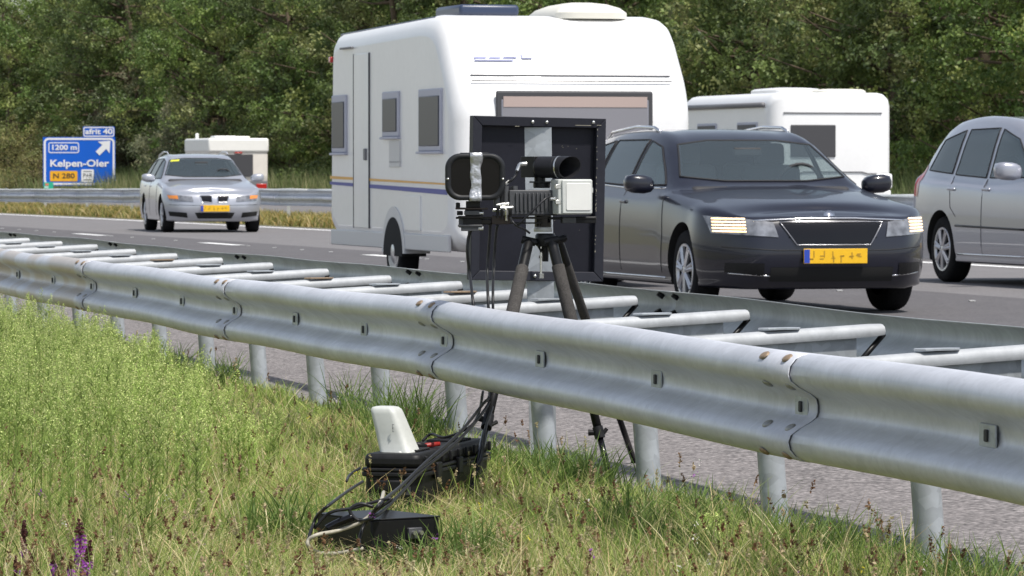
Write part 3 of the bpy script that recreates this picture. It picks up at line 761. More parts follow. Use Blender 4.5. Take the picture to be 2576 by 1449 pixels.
# the kerb side is local -y (image left)
for sg in (-1, 1):
    panel(v1, 'skirt', CSK, (-CL / 2, sg * (hh - .015), .42), (CL - .35, .04, .16))
    o = panel(v1, 'roof_edge_trim', DKBL, (-3.0, sg * (hh - .13), 2.605), (3.9, .05, .03), .01); o.rotation_euler = (0, R(-.8), 0)
    mb = MB(); P = [[Vector((x, sg * (hh + .004), zz)) for x in np.linspace(-CL + .15, -.18, 12)] for zz in (0, 1)]
    for j, (z0, z1) in enumerate(((1.02, 1.075),)): pass
    MB().add([(-CL + .15, sg * (hh + .004), 1.03), (-.2, sg * (hh + .004), .98), (-.2, sg * (hh + .004), .995), (-CL + .15, sg * (hh + .004), 1.06)], [(0, 1, 2, 3)]).build('orange_stripe', STO, v1, solid=.004)
    MB().add([(-CL + .15, sg * (hh + .004), .97), (-.2, sg * (hh + .004), .885), (-.2, sg * (hh + .004), .935), (-CL + .15, sg * (hh + .004), 1.0)], [(0, 1, 2, 3)]).build('blue_stripe', STB, v1, solid=.004)
    wxs = [(-4.55, .62, 1.30, 1.90), (-2.35, .66, 1.45, 1.90), (-.80, .85, 1.30, 1.90)]
    for x, w_, z0, z1 in wxs:
        f_ = panel(v1, 'side_window', CFR, (x, sg * (hh + .008), (z0 + z1) / 2), (w_, .03, z1 - z0), .012)
        panel(v1, 'pane', CWIN, (x, sg * (hh + .022), (z0 + z1) / 2 - .01), (w_ - .10, .02, z1 - z0 - .12), .008, f_)
        panel(v1, 'sill', CFR, (x, sg * (hh + .02), z0 - .012), (w_ + .04, .05, .025), .008, f_)
    if sg < 0:
        d = panel(v1, 'door', CW, (-3.60, sg * (hh + .004), 1.42), (.62, .02, 1.78), .01)
        panel(v1, 'handle', TRIM, (-3.38, sg * (hh + .02), 1.28), (.09, .03, .12), .01, d)
        for x in (-3.93, -3.27): panel(v1, 'seam', GASKET, (x, sg * (hh + .006), 1.42), (.012, .018, 1.78), .002, d)
        panel(v1, 'grab_rail', TRIM, (-4.2, sg * (hh + .02), 2.38), (.5, .03, .02), .005)
        panel(v1, 'fridge_vent', CSK, (-2.2, sg * (hh + .006), 1.28), (.42, .02, .26), .004); panel(v1, 'fridge_vent', CSK, (-2.2, sg * (hh + .006), .82 + .38), (.42, .02, .02), .004)
        panel(v1, 'locker_door', CW, (-1.5, sg * (hh + .006), .70), (.6, .014, .34), .004)
    else: pass
    MB().prism([( -CL * .44 + .46 * math.cos(a), .30 + .46 * math.sin(a)) for a in np.linspace(0, math.pi, 20)], sg * (hh - .25), sg * (hh + .012)).build('wheel_arch', CSK, v1, auto=30)
    MB().prism([( -CL * .44 + .385 * math.cos(a), .27 + .385 * math.sin(a)) for a in np.linspace(0, math.pi, 20)], sg * (hh - .23), sg * (hh + .016)).build('arch_recess', ARCH, v1, auto=30)
    cwheel(v1, -CL * .44, sg * (hh + .005), sg, .31)
    panel(v1, 'marker_light', REDL, (-CL + .12, sg * (hh - .02), 2.28), (.10, .05, .06))
# front window with pinkish blind behind
def onfront(z): return .02 if z < 1.72 else .02 - (z - 1.72) * .43
fw = panel(v1, 'front_window', GASKET, (.02, .0, 1.47), (.04, 1.55, .80), .03)
panel(v1, 'pane', mat('front_pane', (.20, .20, .23), .12, 0, .6, coat=.5), (.035, .0, 1.44), (.03, 1.46, .70), .02, fw)
panel(v1, 'blind', CBL, (.052, .0, 1.765), (.006, 1.42, .10), .002, fw)
for z, r in ((2.02, .007), (1.965, .007)):
    MB().tube([Vector((-.105 - (z - 2.0) * .9 + .012, y, z)) for y in np.linspace(-hh + .2, hh - .2, 12)], r, 6).build('moulding', TRIM, v1, smooth=True)
bt = MB()
for k, (y0, y1, z) in enumerate(((-.92, -.80, 2.19), (-.77, -.66, 2.19), (-.63, -.50, 2.195), (-.92, -.54, 2.165))):
    x0 = -.10 - (z - 2.0) * .80 + .02
    bt.box((x0 + .0, (y0 + y1) / 2, z), (.012, y1 - y0, .016), Matrix.Rotation(R(-38), 3, 'Y'))
bt.box((-.10 - .21 * .80 + .022, -.40, 2.205), (.012, .10, .06), Matrix.Rotation(R(-38), 3, 'Y'))
bt.build('front_emblem', mat('emblem_blue', (.42, .44, .66), .5), v1)
# roof items
panel(v1, 'roof_box', DKBL, (-1.6, -.52, 2.67), (.95, .60, .11), .035)
o = MB().ring_sweep([[Vector((-1.25 + a * k, .40 + b * k, 2.58 + z)) for a, b in rrect(1.3, .72, .2, 4)] for z, k in ((0, 1), (.06, 1.0), (.11, .86), (.15, .6), (.17, .3))]).build('roof_hatch', CREAM, v1, auto=50)
panel(v1, 'front_step', CSK, (.05, 0, .55), (.10, 1.9, .10), .02)
mb = MB()
for sg in (1, -1): mb.tube([Vector((-.3, sg * .55, .45)), Vector((1.25, .05 * sg, .47))], .04, 8)
mb.tube([Vector((1.1, 0, .47)), Vector((1.40, 0, .50))], .045, 8); mb.build('drawbar', TRIM, v1, smooth=True)
panel(v1, 'tow_cover', CW, (.42, 0, .68), (.62, 1.1, .36), .10)

# caravan seen from behind on the far carriageway; local +x = travel direction (away), rear wall at x=0
def far_caravan(loc, yaw, W_, H_, Lc, m, label, kind):
    c = empty('caravan', loc, yaw, label=label, cat='caravan'); h = W_ / 2
    if kind == 0: pr = rounded_profile([(0, .45), (-.0, H_ - .06), (.12, H_), (Lc - .5, H_), (Lc, 1.7), (Lc, .45)], [.1, .26, .1, .3, .2, .1])
    else: pr = rounded_profile([(.10, .55), (0, .9), (0, H_ - .40), (.16, H_ - .02), (Lc - .4, H_), (Lc, 1.5), (Lc, .5)], [.05, .1, .06, .12, .3, .2, .1])
    caravan_shell(c, W_, pr, m, .26 if kind == 0 else .07)
    for sg in (1, -1):
        panel(c, 'skirt', CSK, (Lc / 2, sg * (h - .015), .46), (Lc - .2, .04, .16)); cwheel(c, Lc * .5, sg * h, sg)
        for x in (Lc * .22, Lc * .62):
            f_ = panel(c, 'side_window', CFR, (x, sg * (h + .006), H_ - .78), (1.0, .03, .55)); panel(c, 'pane', CWIN, (x, sg * (h + .02), H_ - .78), (.92, .02, .47), .006, f_)
    return c
Y5 = 75.; th5 = thD(Y5); d5 = yawdir(-math.sin(th5), math.cos(th5))
v2 = far_caravan(Vector(((2096 - 1288) / 147, Y5, ROADZ)), d5, 2.26, 2.45, 5.2, CW, 'white caravan seen from behind on the far carriageway, above the dark blue estate car', 0)
panel(v2, 'rear_window', GASKET, (-.012, .36, 1.62), (.03, .82, .55), .03)
MB().tube([Vector((-.008, y, 2.10)) for y in np.linspace(-.9, .9, 8)], .012, 6).build('moulding', TRIM, v2, smooth=True)
MB().tube([Vector((-.012, y, 1.06 + .03 * (abs(y) < .6))) for y in np.linspace(-1.0, 1.0, 18)], .012, 6).build('moulding', TRIM, v2, smooth=True)
panel(v2, 'bumper', CW, (-.03, 0, .62), (.14, 2.1, .34), .05)
for sg in (1, -1):
    t = panel(v2, 'tail_light', CW, (-.05, sg * .92, .93), (.10, .30, .26), .04); panel(v2, 'lens', REDL, (-.10, sg * .92, .93), (.03, .20, .18), .03, t)
o = MB().ring_sweep([[Vector((1.35 + a * k, .35 + b * k, 2.43 + z)) for a, b in rrect(1.5, .9, .25, 4)] for z, k in ((0, 1), (.07, 1.0), (.10, .9), (.12, .5))]).build('roof_hatch', CW, v2, auto=50)
o = MB().ring_sweep([[Vector((.55 + a * k, -.30 + b * k, 2.43 + z)) for a, b in rrect(.7, .9, .2, 4)] for z, k in ((0, 1), (.05, 1.0), (.08, .9), (.09, .5))]).build('roof_hatch', CREAM, v2, auto=50)
MB().tube([Vector((x, 1.16, 2.24)) for x in (.3, 4.6)], .045, 10).build('awning', TRIM, v2, smooth=True)
Y6 = 141.; th6 = R(15)
v3 = far_caravan(Vector(((600 - 1288) / 78, Y6, ROADZ)), yawdir(-math.sin(th6), math.cos(th6)), 1.95, 2.10, 4.2, CCR, 'small old cream caravan seen from behind, beyond the silver blue estate car', 1)
CWC = mat('warm_white_roof', (.80, .79, .75), .4, noise=(3, .03))
panel(v3, 'upper_body', CWC, (2.0, 0, 1.92), (4.1, 2.0, .46), .07)
panel(v3, 'roof_hatch', CW, (1.0, .3, 2.18), (.8, .7, .10), .04); panel(v3, 'roof_hatch', CREAM, (2.0, -.42, 2.18), (.8, .6, .10), .04); panel(v3, 'flue', CW, (3.4, .7, 2.22), (.1, .1, .22), .02)
panel(v3, 'rear_window', GASKET, (-.012, .12, 1.27), (.03, 1.2, .72), .03)
panel(v3, 'bumper', TRIM, (-.02, 0, .62), (.12, 1.9, .32), .02)
panel(v3, 'number_plate_lamp', REDL, (-.03, 0, 1.68), (.04, .25, .04), .01)
for sg in (1, -1): panel(v3, 'tail_light', REDL, (-.09, sg * .74, .60), (.05, .34, .16), .02)
# ------------------------------------------------------------------ sign back (matrix sign turned away) on its galvanised post
YB = 18.35; kB = YB / F
bc = (W(1178, 298, YB) + W(1514, 292, YB) + W(1188, 712, YB) + W(1519, 700, YB)) / 4
Mb = Matrix.Rotation(R(17), 3, 'Z') @ Matrix.Rotation(R(1.1), 3, 'Y')
bw, bh = 334 * kB / math.cos(R(17)), 411 * kB
sb_ = empty('sign_board', (bc.x, bc.y, 0), label='square dark grey sign board seen from behind on a flat galvanised post', cat='sign')
so_ = Vector(sb_.location)
def sbuild(mb, name, m, parent=sb_, o_=None, **k):
    o_ = so_ if o_ is None else o_
    mb.v = [tuple(Vector(v) - o_) for v in mb.v]; return mb.build(name, m, parent, **k)
L_ = lambda x, y, z: bc + Mb @ Vector((x, y, z))
m2 = MB(); m2.box(bc + Mb @ Vector((0, .012, 0)), (bw - .02, .006, bh - .02), Mb); pan = sbuild(m2, 'back_panel', SIGNBK)
fr = .040
def fram(a, b, c, d):   # mitred frame piece
    m2 = MB(); q = [L_(*p, ) for p in [(a[0], -.030, a[1]), (b[0], -.030, b[1]), (c[0], -.026, c[1]), (d[0], -.026, d[1])]]
    q2 = [L_(*p) for p in [(a[0], .026, a[1]), (b[0], .026, b[1]), (c[0], .006, c[1]), (d[0], .006, d[1])]]
    m2.add(q + q2, [(0, 1, 2, 3), (7, 6, 5, 4), (0, 4, 5, 1), (1, 5, 6, 2), (2, 6, 7, 3), (3, 7, 4, 0)]); return sbuild(m2, 'frame', SIGNFR, bevel=.0025)
hw, hh_ = bw / 2, bh / 2; g_ = .0006
fram((-hw, hh_), (hw, hh_), (hw - fr - g_, hh_ - fr), (-hw + fr + g_, hh_ - fr)); fb = fram((hw, -hh_), (-hw, -hh_), (-hw + fr + g_, -hh_ + fr), (hw - fr - g_, -hh_ + fr))
fram((-hw, -hh_ + g_), (-hw, hh_ - g_), (-hw + fr, hh_ - fr - g_), (-hw + fr, -hh_ + fr + g_)); fram((hw, hh_ - g_), (hw, -hh_ + g_), (hw - fr, -hh_ + fr + g_), (hw - fr, hh_ - fr - g_))
for x, z in ((-.012 - .02, hh_ - .02), (.03, hh_ - .02), (.235, hh_ - .016), (-.01, -hh_ + .02)):
    m2 = MB(); m2.lathe([(.0075, 0), (.007, .004), (.0005, .006)], L_(x, -.030, z), Mb @ Vector((0, -1, 0)), 12); sbuild(m2, 'rivet', SILVER, smooth=True)
m2 = MB()
for x, z, l in ((.19, hh_ - .030, .07), (.26, hh_ - .028, .02), (-.1, hh_ - .040, .02)): m2.box(L_(x, -.0305, z), (l, .001, .002), Mb)
for k in range(26): m2.box(L_(hw - fr + .002 + rnd.uniform(-.002, .002), -.0295, rnd.uniform(-.25, .3)), (.0022, .001, rnd.uniform(.002, .007)), Mb)
for k in range(14): m2.box(L_(rnd.uniform(.06, .2), .008, rnd.uniform(-.2, .28)), (.002, .001, .002), Mb)
sbuild(m2, 'scratches', mat('scratch', (.30, .28, .22), .8))
# flat post running through the frame to the ground
pcx = (1349 - 1288) * kB - bc.x; px = pcx
m2 = MB(); wp = 68 * kB
top = L_(px / math.cos(R(17)), -.004, hh_ - fr - .002)
m2.prism([(-wp / 2, 0), (wp / 2, 0), (wp / 2, top.z), (-wp / 2, top.z)], -.004, .004, lambda v: Vector((top.x + v.x - .004 * (top.z - v.z) * -4, top.y + v.y * 1, v.z)))
sbuild(m2, 'flat_post', GALV2, bevel=.001)
m2 = MB(); m2.tube([W(1361, 590, YB - .08), W(1361, 695, YB - .08)], .005, 8); m2.lathe([(.012, 0), (.012, .02), (.0005, .02)], W(1361, 700, YB - .09), Vector((0, 0, 1)), 6); m2.lathe([(.009, 0), (.009, .012), (.0005, .012)], W(1361, 650, YB - .08), Vector((0, 0, 1)), 6)
sbuild(m2, 'threaded_rod', SILVER, auto=40)

# ------------------------------------------------------------------ tripod
YT = 17.1; k_ = YT / F
hub = W(1372, 600, YT)
tp = empty('tripod', (hub.x, hub.y, 0), label='black camera tripod straddling the guard rail with its legs in the grass', cat='tripod'); to_ = Vector(tp.location)
def tb(mb, name, m, parent=tp, **k): return sbuild(mb, name, m, parent, o_=to_, **k)
m2 = MB(); m2.lathe([(.0005, -.035), (.036, -.03), (.040, -.01), (.040, .012), (.034, .020), (.0005, .020)], hub, n=28); m2.lathe([(.012, -.09), (.014, -.03)], hub, n=14, cap=True)
tb(m2, 'hub', DARKM, auto=40)
m2 = MB(); m2.lathe([(.035, 0), (.036, .001), (.036, .016), (.035, .017)], W(1366, 583, YT), n=28, cap=True); tb(m2, 'collar_ring', mat('satin_ring', (.42, .42, .40), .4, .2), smooth=True)
m2 = MB(); m2.lathe([(.033, 0), (.033, .062)], W(1366, 579, YT) + Vector((0, 0, .012)), n=28, cap=True); tb(m2, 'centre_column', BLKG, auto=40)
def leg(j0, foot, f1, f2, clampt, rr=(.021, .0255), side=0):
    """j0 joint, foot; foam between fractions f1..f2"""
    d = foot - j0; at = lambda t: j0 + d * t; dn = d.normalized()
    m2 = MB(); m2.tube([at(0), at(.02), at(.05), at(f1)], [rr[0] * .75, rr[0] * 1.0, rr[0] * 1.0, rr[0]], 16); lg = tb(m2, 'leg', DARKM, auto=50)
    sdv = dn.cross(Vector((0, 1, 0))).normalized()
    m2 = MB(); m2.tube([at(.0) + sdv * .028, at(.0) - sdv * .028], .016, 14); m2.tube([at(.0) + sdv * .034, at(0) + sdv * .028], .011, 10); tb(m2, 'pivot', BLKP, lg, auto=40)
    m2 = MB(); m2.tube([at(f1), at(f1 + .004), at(f2 - .004), at(f2)], [rr[1] * .92, rr[1], rr[1], rr[1] * .92], 18); tb(m2, 'grip', FOAM, lg, auto=50)
    m2 = MB(); m2.tube([at(f2), at(clampt)], .017, 14); tb(m2, 'tube', DARKM, lg, smooth=True)
    m2 = MB(); m2.tube([at(clampt - .016), at(clampt + .030)], .021, 14); m2.tube([at(clampt + .004) - sdv * .014, at(clampt + .004) - sdv * .040 - dn * .006], [.011, .013], 10); m2.tube([at(clampt + .02) + sdv * .01, at(clampt + .0) + sdv * .034], .008, 8); tb(m2, 'leg_clamp', BLKP, lg, auto=40)
    m2 = MB(); m2.tube([at(clampt + .02), at(.985)], .0125, 12); tb(m2, 'lower_tube', BLKG, lg, smooth=True)
    m2 = MB(); m2.tube([at(.98), at(1.0)], [.017, .014], 12); tb(m2, 'foot', RUBBER, lg, auto=40)
gz = lambda u, Y: Vector(((u - 1288) * Y / F, Y, 0))
leg(W(1330, 606, YT - .02), gz(1181, 16.1), .11, .40, .70)
leg(W(1388, 606, YT - .05), gz(1540, 16.85), .10, .42, .775)
leg(W(1405, 604, YT + .04), gz(1600, 18.0), .10, .34, .66, rr=(.018, .019))
m2 = MB(); m2.tube([W(1350, 607, YT), W(1361, 632, YT), W(1372, 607, YT)], .008, 8); tb(m2, 'brace', DARKM, smooth=True)

# ------------------------------------------------------------------ cross bar and finned control box
YC = YT - .02
cbx = empty('control_box', W(1335, 545, YC), label='finned dark grey control box with silver plugs mounted on top of the tripod', cat='control box'); co_ = Vector(cbx.location)
def cb(mb, name, m, parent=cbx, **k): return sbuild(mb, name, m, parent, o_=co_, **k)
Mc = Matrix.Rotation(R(14), 3, 'Z')
cc = W(1331, 510, YC); cw, ch, cd = 122 * k_ , 64 * k_, .13
m2 = MB(); m2.box(cc, (cw, cd, ch), Mc); bodyc = cb(m2, 'housing', GREYP, bevel=.004)
for i in range(10):
    x = -cw * .36 + i * cw * .088; m2 = MB(); m2.box(cc + Mc @ Vector((x, -cd / 2 - .004, .002)), (.0065, .010, ch * .74), Mc); cb(m2, 'fin', GREYP, bodyc, bevel=.002)
m2 = MB(); m2.box(cc + Mc @ Vector((0, -cd / 2 - .002, -ch / 2 + .004)), (cw * 1.0, .008, .006), Mc); cb(m2, 'base_flange', DARKM, bodyc)
for i in range(5):
    p = W(1294 - i * 11, 500 + (i % 2) * 5, YC - .05 - .01 * i)
    m2 = MB(); m2.lathe([(.013, -.03), (.013, .05), (.0005, .05)], p, Vector((0, 0, 1)), 12); cb(m2, 'socket', DARKM if i % 2 else GREYP, auto=40)
for (u, v, u2, v2, r_) in ((1290, 522, 1258, 524, .0085), (1280, 512, 1248, 516, .007), (1268, 530, 1240, 528, .0075)):
    m2 = MB(); a, b = W(u, v, YC - .09), W(u2, v2, YC - .10)
    m2.tube([a, a.lerp(b, .3), a.lerp(b, .31), a.lerp(b, .6), a.lerp(b, .61), b], [r_ * .8, r_ * .8, r_, r_, r_ * .85, r_ * .85], 12); cb(m2, 'plug', SILVER, auto=40)
for (u, v) in ((1252, 528), (1263, 532), (1274, 535), (1284, 532)):
    m2 = MB(); m2.tube([W(u, v - 6, YC - .11), W(u, v + 6, YC - .11), W(u, v + 7, YC - .11), W(u, v + 20, YC - .11)], [.0065, .0065, .0055, .005], 10); cb(m2, 'plug', SILVER if u == 1274 else BLKP, auto=40)
# bars
bar = empty('mounting_bar', W(1300, 552, YC - .03), label='black horizontal mounting bar carrying the flash and the boxes on the tripod', cat='bar'); bo_ = Vector(bar.location)
def bb(mb, name, m, parent=bar, **k): return sbuild(mb, name, m, parent, o_=bo_, **k)
m2 = MB(); m2.box(W(1262, 548, YC - .02), (230 * k_, .03, .008)); m2.box(W(1262, 561, YC - .02), (200 * k_, .03, .006)); bb(m2, 'rail', BLKG, bevel=.001)
m2 = MB(); m2.box(W(1260, 553, YC - .04), (48 * k_, .03, .035)); bb(m2, 'slide', mat('bronze_black', (.035, .025, .022), .35, .3), bevel=.003)
m2 = MB(); m2.box(W(1438, 549, YC + .01), (122 * k_, .03, .010)); m2.box(W(1455, 553, YC + .01), (90 * k_, .026, .026)); bb(m2, 'right_arm', DARKM, bevel=.002)
m2 = MB(); m2.box(W(1432, 554, YC - .02), (34 * k_, .03, .022)); bb(m2, 'clamp', GREYP, bevel=.002)
m2 = MB(); m2.box(W(1195, 558, YC - .05), (82 * k_, .02, .022)); bb(m2, 'left_arm', BLKG, bevel=.004)
m2 = MB(); m2.box(W(1163, 558, YC - .055), (18 * k_, .04, .045)); bb(m2, 'end_clamp', GREYP, bevel=.004)

# flash lamp
fl = empty('flash_lamp', W(1195, 445, YT - .12), R(4), label='rounded black flash lamp with a strip of silver tape down its glass', cat='flash lamp')
kf = (YT - .12) / F; fw_, fh_ = 152 * kf, 118 * kf
def fb_(mb, name, m, parent=fl, **k): return mb.build(name, m, parent, **k)
def rr_ring(w_, h_, r, y, taper=0): return [Vector((x * (1 - taper * (-.5 if z > 0 else .5) * .0), y, z)) for x, z in rrect(w_, h_, r, 8)]
m2 = MB(); m2.ring_sweep([rr_ring(fw_ * .55, fh_ * .55, .03, .12), rr_ring(fw_ * .80, fh_ * .82, .05, .09), rr_ring(fw_ * .95, fh_ * .95, .055, .03), rr_ring(fw_, fh_, .058, -.01), rr_ring(fw_ * .985, fh_ * .985, .057, -.022), rr_ring(fw_ * .93, fh_ * .92, .053, -.028), rr_ring(fw_ * .81, fh_ * .78, .042, -.024), rr_ring(fw_ * .80, fh_ * .77, .041, -.016)], cap=False)
fb_(m2, 'housing', mat('lamp_housing', (.014, .015, .017), .5, 0, .3, noise=(60, .2), bump=(500, .1, .001)), smooth=True)
m2 = MB(); m2.add(rr_ring(fw_ * .81, fh_ * .78, .042, -.017), [tuple(range(36))]); fb_(m2, 'glass', mat('dark_lamp_glass', (.003, .003, .0035), .10, 0, .25))
tz = [i / 12 for i in range(13)]; m2 = MB(); P = []
ofs = [0, .001, .002, .0, -.001, .001, .003, .001, -.001, .0, .001, .0, 0]
for j, t in enumerate(tz):
    z = fh_ * (.515 - 1.03 * t); wq = .0235 - .0045 * math.sin(math.pi * min(1, max(0, (t - .1) / .8))) + ofs[j]
    yy_ = -.031 if t < .14 or t > .86 else -.0225 + .003 * math.sin(j * 2.3)
    P.append([Vector((.002 + wq * s_ + .002 * math.sin(j), yy_ + .0012 * math.sin(j * 3 + s_ * 4), z)) for s_ in (-1, -.5, 0, .5, 1)])
P = [[Vector((p.x, .02, p.z)) for p in P[0]]] + P + [[Vector((p.x, .02, p.z)) for p in P[-1]]]
m2.grid(P); fb_(m2, 'tape_strip', TAPE, smooth=True, solid=.001)
for sg in (-1, 1):
    m2 = MB(); m2.lathe([(.0055, 0), (.005, .004), (.0005, .006)], (sg * fw_ * .455, -.026, -.008), Vector((0, -1, 0)), 12); fb_(m2, 'screw', SILVER, smooth=True)
m2 = MB(); m2.box((0, .04, fh_ * .5), (.11, .07, .006)); fb_(m2, 'top_ridge', BLKP, bevel=.002)
# bracket stack under the lamp
br = empty('bracket', W(1192, 550, YT - .08), label='stacked black clamp bracket under the taped flash lamp', cat='bracket'); br_o = Vector(br.location)
def bk(mb, name, m, parent=br, **k): return sbuild(mb, name, m, parent, o_=br_o, **k)
kk = (YT - .08) / F
def pbox(mb, u0, v0, u1, v1, d=.05, y=YT - .08):
    a, b = W(u0, v0, y), W(u1, v1, y); mb.box(((a.x + b.x) / 2, y, (a.z + b.z) / 2), (abs(b.x - a.x), d, abs(b.z - a.z))); return mb
for nm, mt, args in (('neck', DARKM, (1172, 506, 1208, 522, .06)), ('top_plate', mat('bronze_black', (0, 0, 0)), (1146, 522, 1228, 527, .08)), ('block', BLKP, (1170, 524, 1212, 545, .05)), ('jaw', GREYP, (1168, 530, 1206, 541, .08)),
                     ('mid_plate', BLKG, (1152, 543, 1216, 549, .07)), ('cylinder_block', DARKM, (1166, 548, 1212, 566, .045)), ('lower_plate', GREYP, (1152, 565, 1214, 570, .07)), ('base_jaw', GREYP, (1160, 570, 1204, 581, .06))):
    bk(pbox(MB(), *args), nm, mt, bevel=.002)
for u, v in ((1152, 518), (1208, 536), (1208, 574), (1156, 536)):
    m2 = MB(); m2.lathe([(.0085, -.01), (.0085, .012), (.0005, .014)], W(u, v, YT - .10), Vector((1, 0, 0)) if v > 530 else Vector((0, 0, 1)), 12); bk(m2, 'knob', SILVER if v in (536, 574) and u > 1200 else BLKP, auto=40)

# camera with long round hood
cm = empty('camera', W(1342, 420, YT - .02), label='black box camera with a long round lens hood pointing right, above the white box', cat='camera'); cm_o = Vector(cm.location)
def cmb(mb, name, m, parent=cm, **k): return sbuild(mb, name, m, parent, o_=cm_o, **k)
Mq = Matrix.Rotation(R(38), 3, 'Z')
c0 = W(1340, 420, YT); m2 = MB(); m2.box(c0 + Vector((.0, .02, 0)), (.052, .085, .082), Matrix.Rotation(R(38), 3, 'Z')); cbd = cmb(m2, 'body', DARKM, bevel=.002)
for x in (.01, .025): m2 = MB(); m2.box(c0 + Mq @ Vector((x, -.03, 0)), (.003, .004, .06), Mq); cmb(m2, 'groove', ARCH, cbd)
ax = Vector((math.cos(R(33)), -math.sin(R(33)), 0)); st_ = c0 + ax * .0 + Vector((.018, 0, -.001))
m2 = MB(); prf = [(.034, .0), (.0425, .012), (.0425, .088), (.0415, .089), (.0415, .093), (.0430, .094), (.0430, .150), (.0405, .150), (.0400, .075), (.0005, .072)]
m2.lathe(prf, st_, ax, 40)
# slanted end: push the rim outward on the upper far side
rim0 = st_ + ax * .150
nv = []
for v in m2.v:
    v = Vector(v); t = (v - st_).dot(ax)
    if t > .140:
        r_ = v - st_ - ax * t; v = v + ax * (r_.z * .25 + r_.dot(Vector((math.sin(R(33)), math.cos(R(33)), 0))) * .55)
    nv.append(tuple(v))
m2.v = nv
cmb(m2, 'lens_hood', mat('matt_black', (.014, .014, .017), .5, 0, .25, noise=(50, .15)), auto=35)
m2 = MB(); m2.lathe([(.0433, .100), (.0438, .101), (.0438, .105), (.0433, .106)], st_, ax, 40); cmb(m2, 'hood_ring', SILVER, smooth=True)
m2 = MB(); m2.lathe([(.030, 0), (.034, .004), (.034, .018), (.028, .024)], W(1363, 473, YT), n=24, cap=True); m2.box(W(1372, 458, YT), (80 * k_, .06, .006)); m2.lathe([(.022, 0), (.022, .03)], W(1358, 462, YT), n=20, cap=True); cmb(m2, 'pan_mount', DARKM, auto=40)
m2 = MB(); m2.tube([W(1324, 412, YT - .05), W(1308, 413, YT - .06), W(1306, 416, YT - .06), W(1301, 430, YT - .07)], [.009, .008, .007, .007], 12); cmb(m2, 'elbow_plug', SILVER, auto=50)
m2 = MB(); m2.tube(crom([W(1301, 430, YT - .07), W(1298, 440, YT - .07), W(1288, 452, YT - .08), W(1272, 463, YT - .08)], 5), .0055, 8); cmb(m2, 'lead', CABLE, smooth=True)
m2 = MB(); m2.tube([W(1282, 456, YT - .078), W(1271, 464, YT - .08)], .0065, 10); cmb(m2, 'lead_plug', LPANEL, smooth=True)

# white radar box
wb = empty('antenna_box', W(1438, 495, YT - .08), R(20), label='off-white square antenna box with a raised panel, on the right of the tripod head', cat='antenna box')
kw = (YT - .08) / F; bw2, bh2, bd2 = 78 * kw / math.cos(R(20)), 88 * kw, .085
MB().box((.006, .02, 0), (bw2 + .012, bd2, bh2)).build('housing', LGREY, wb, bevel=.004)
MB().box((.012, -.026, 0), (bw2 - .004, .014, bh2 - .006)).build('lid', LGREY, wb, bevel=.003)
MB().ring_sweep([[Vector((.016 + x, y, z)) for x, z in rrect(bw2 - .026, bh2 - .03, .006, 3)] for y in (-.030, -.036)]).build('raised_panel', LPANEL, wb, bevel=.0015)
for z in (.040, -.02): MB().box((-bw2 / 2 - .0, -.018, z), (.022, .012, .016)).build('latch', SILVER, wb, bevel=.001)
MB().box((bw2 / 2 + .014, -.014, .025), (.008, .012, .02)).build('latch', SILVER, wb, bevel=.001)
m2 = MB(); m2.lathe([(.009, 0), (.0095, .008), (.007, .009), (.0065, .028), (.0005, .028)], (-bw2 / 2 - .004, -.005, -.008), Vector((-1, -.25, 0)), 14); m2.build('plug', SILVER, wb, auto=40)

# ------------------------------------------------------------------ cables
def cable(pts, r, m, label, n=6, name='cable'):
    P = crom(pts, n); o = MB().tube(P, r, 8).build(name, m, None, smooth=True)
    return tag(o, label, 'cable')
YR = 16.9
cable([W(1386, 494, YT - .14), W(1372, 500, YT - .17), W(1345, 525, YT - .19), W(1322, 548, YT - .19), W(1308, 562, YT - .18), W(1300, 566, YT - .15)], .0045, CABLE, 'thin cable looping from the off-white box down to the tripod head')
cable([W(1284, 545, YT - .12), W(1288, 556, YT - .17), W(1300, 568, YT - .17), W(1318, 576, YT - .14), W(1332, 586, YT - .1)], .0045, CABLE, 'short cable hanging in a curve under the finned control box')
cable([W(1187, 575, YT - .06), W(1178, 600, YT - .05), W(1176, 640, YT - .05), W(1182, 690, YT - .02), W(1190, 760, YR), W(1205, 880, YR), W(1232, 985, 16.6), W(1212, 1020, 16.2), W(1150, 1095, 15.7), W(1075, 1160, 15.2), W(1010, 1222, 14.65), W(962, 1262, 13.32), W(930, 1300, 13.32)], .0062, CABLE, 'black cable falling from the flash lamp bracket behind the rail to the case')
cable([W(1234, 560, YT - .06), W(1232, 600, YT - .05), W(1226, 680, YT - .05), W(1228, 760, YR), W(1236, 900, YR), W(1238, 990, 16.6), W(1205, 1050, 16.1), W(1140, 1120, 15.6), W(1060, 1185, 15.1), W(1000, 1250, 14.45), W(950, 1295, 13.32), W(905, 1310, 13.32), W(880, 1285, 13.32), W(905, 1268, 13.32), W(940, 1275, 13.32)], .0058, CABLE, 'black cable from the middle of the mounting bar to the coils on the black box')
cable([W(1252, 566, YT - .06), W(1248, 590, YT - .05), W(1242, 680, YT - .05), W(1240, 760, YR), W(1244, 900, YR), W(1248, 990, 16.7), W(1222, 1075, 16.0), W(1212, 1150, 15.9), W(1190, 1190, 15.9), W(1178, 1245, 15.9)], .0055, CABLE, 'black cable hanging straight down beside the left tripod leg')
cable([W(1215, 985, 16.6), W(1204, 1040, 16.2), W(1180, 1075, 15.9), W(1120, 1100, 15.9), W(1085, 1092, 16.0), W(1062, 1110, 16.0)], .0052, CABLE, 'black cable lying across the top of the black case')
cable([W(905, 1178, 15.1), W(880, 1195, 15), W(872, 1210, 14.65)], .005, CABLE, 'short stub of cable at the left end of the black case')
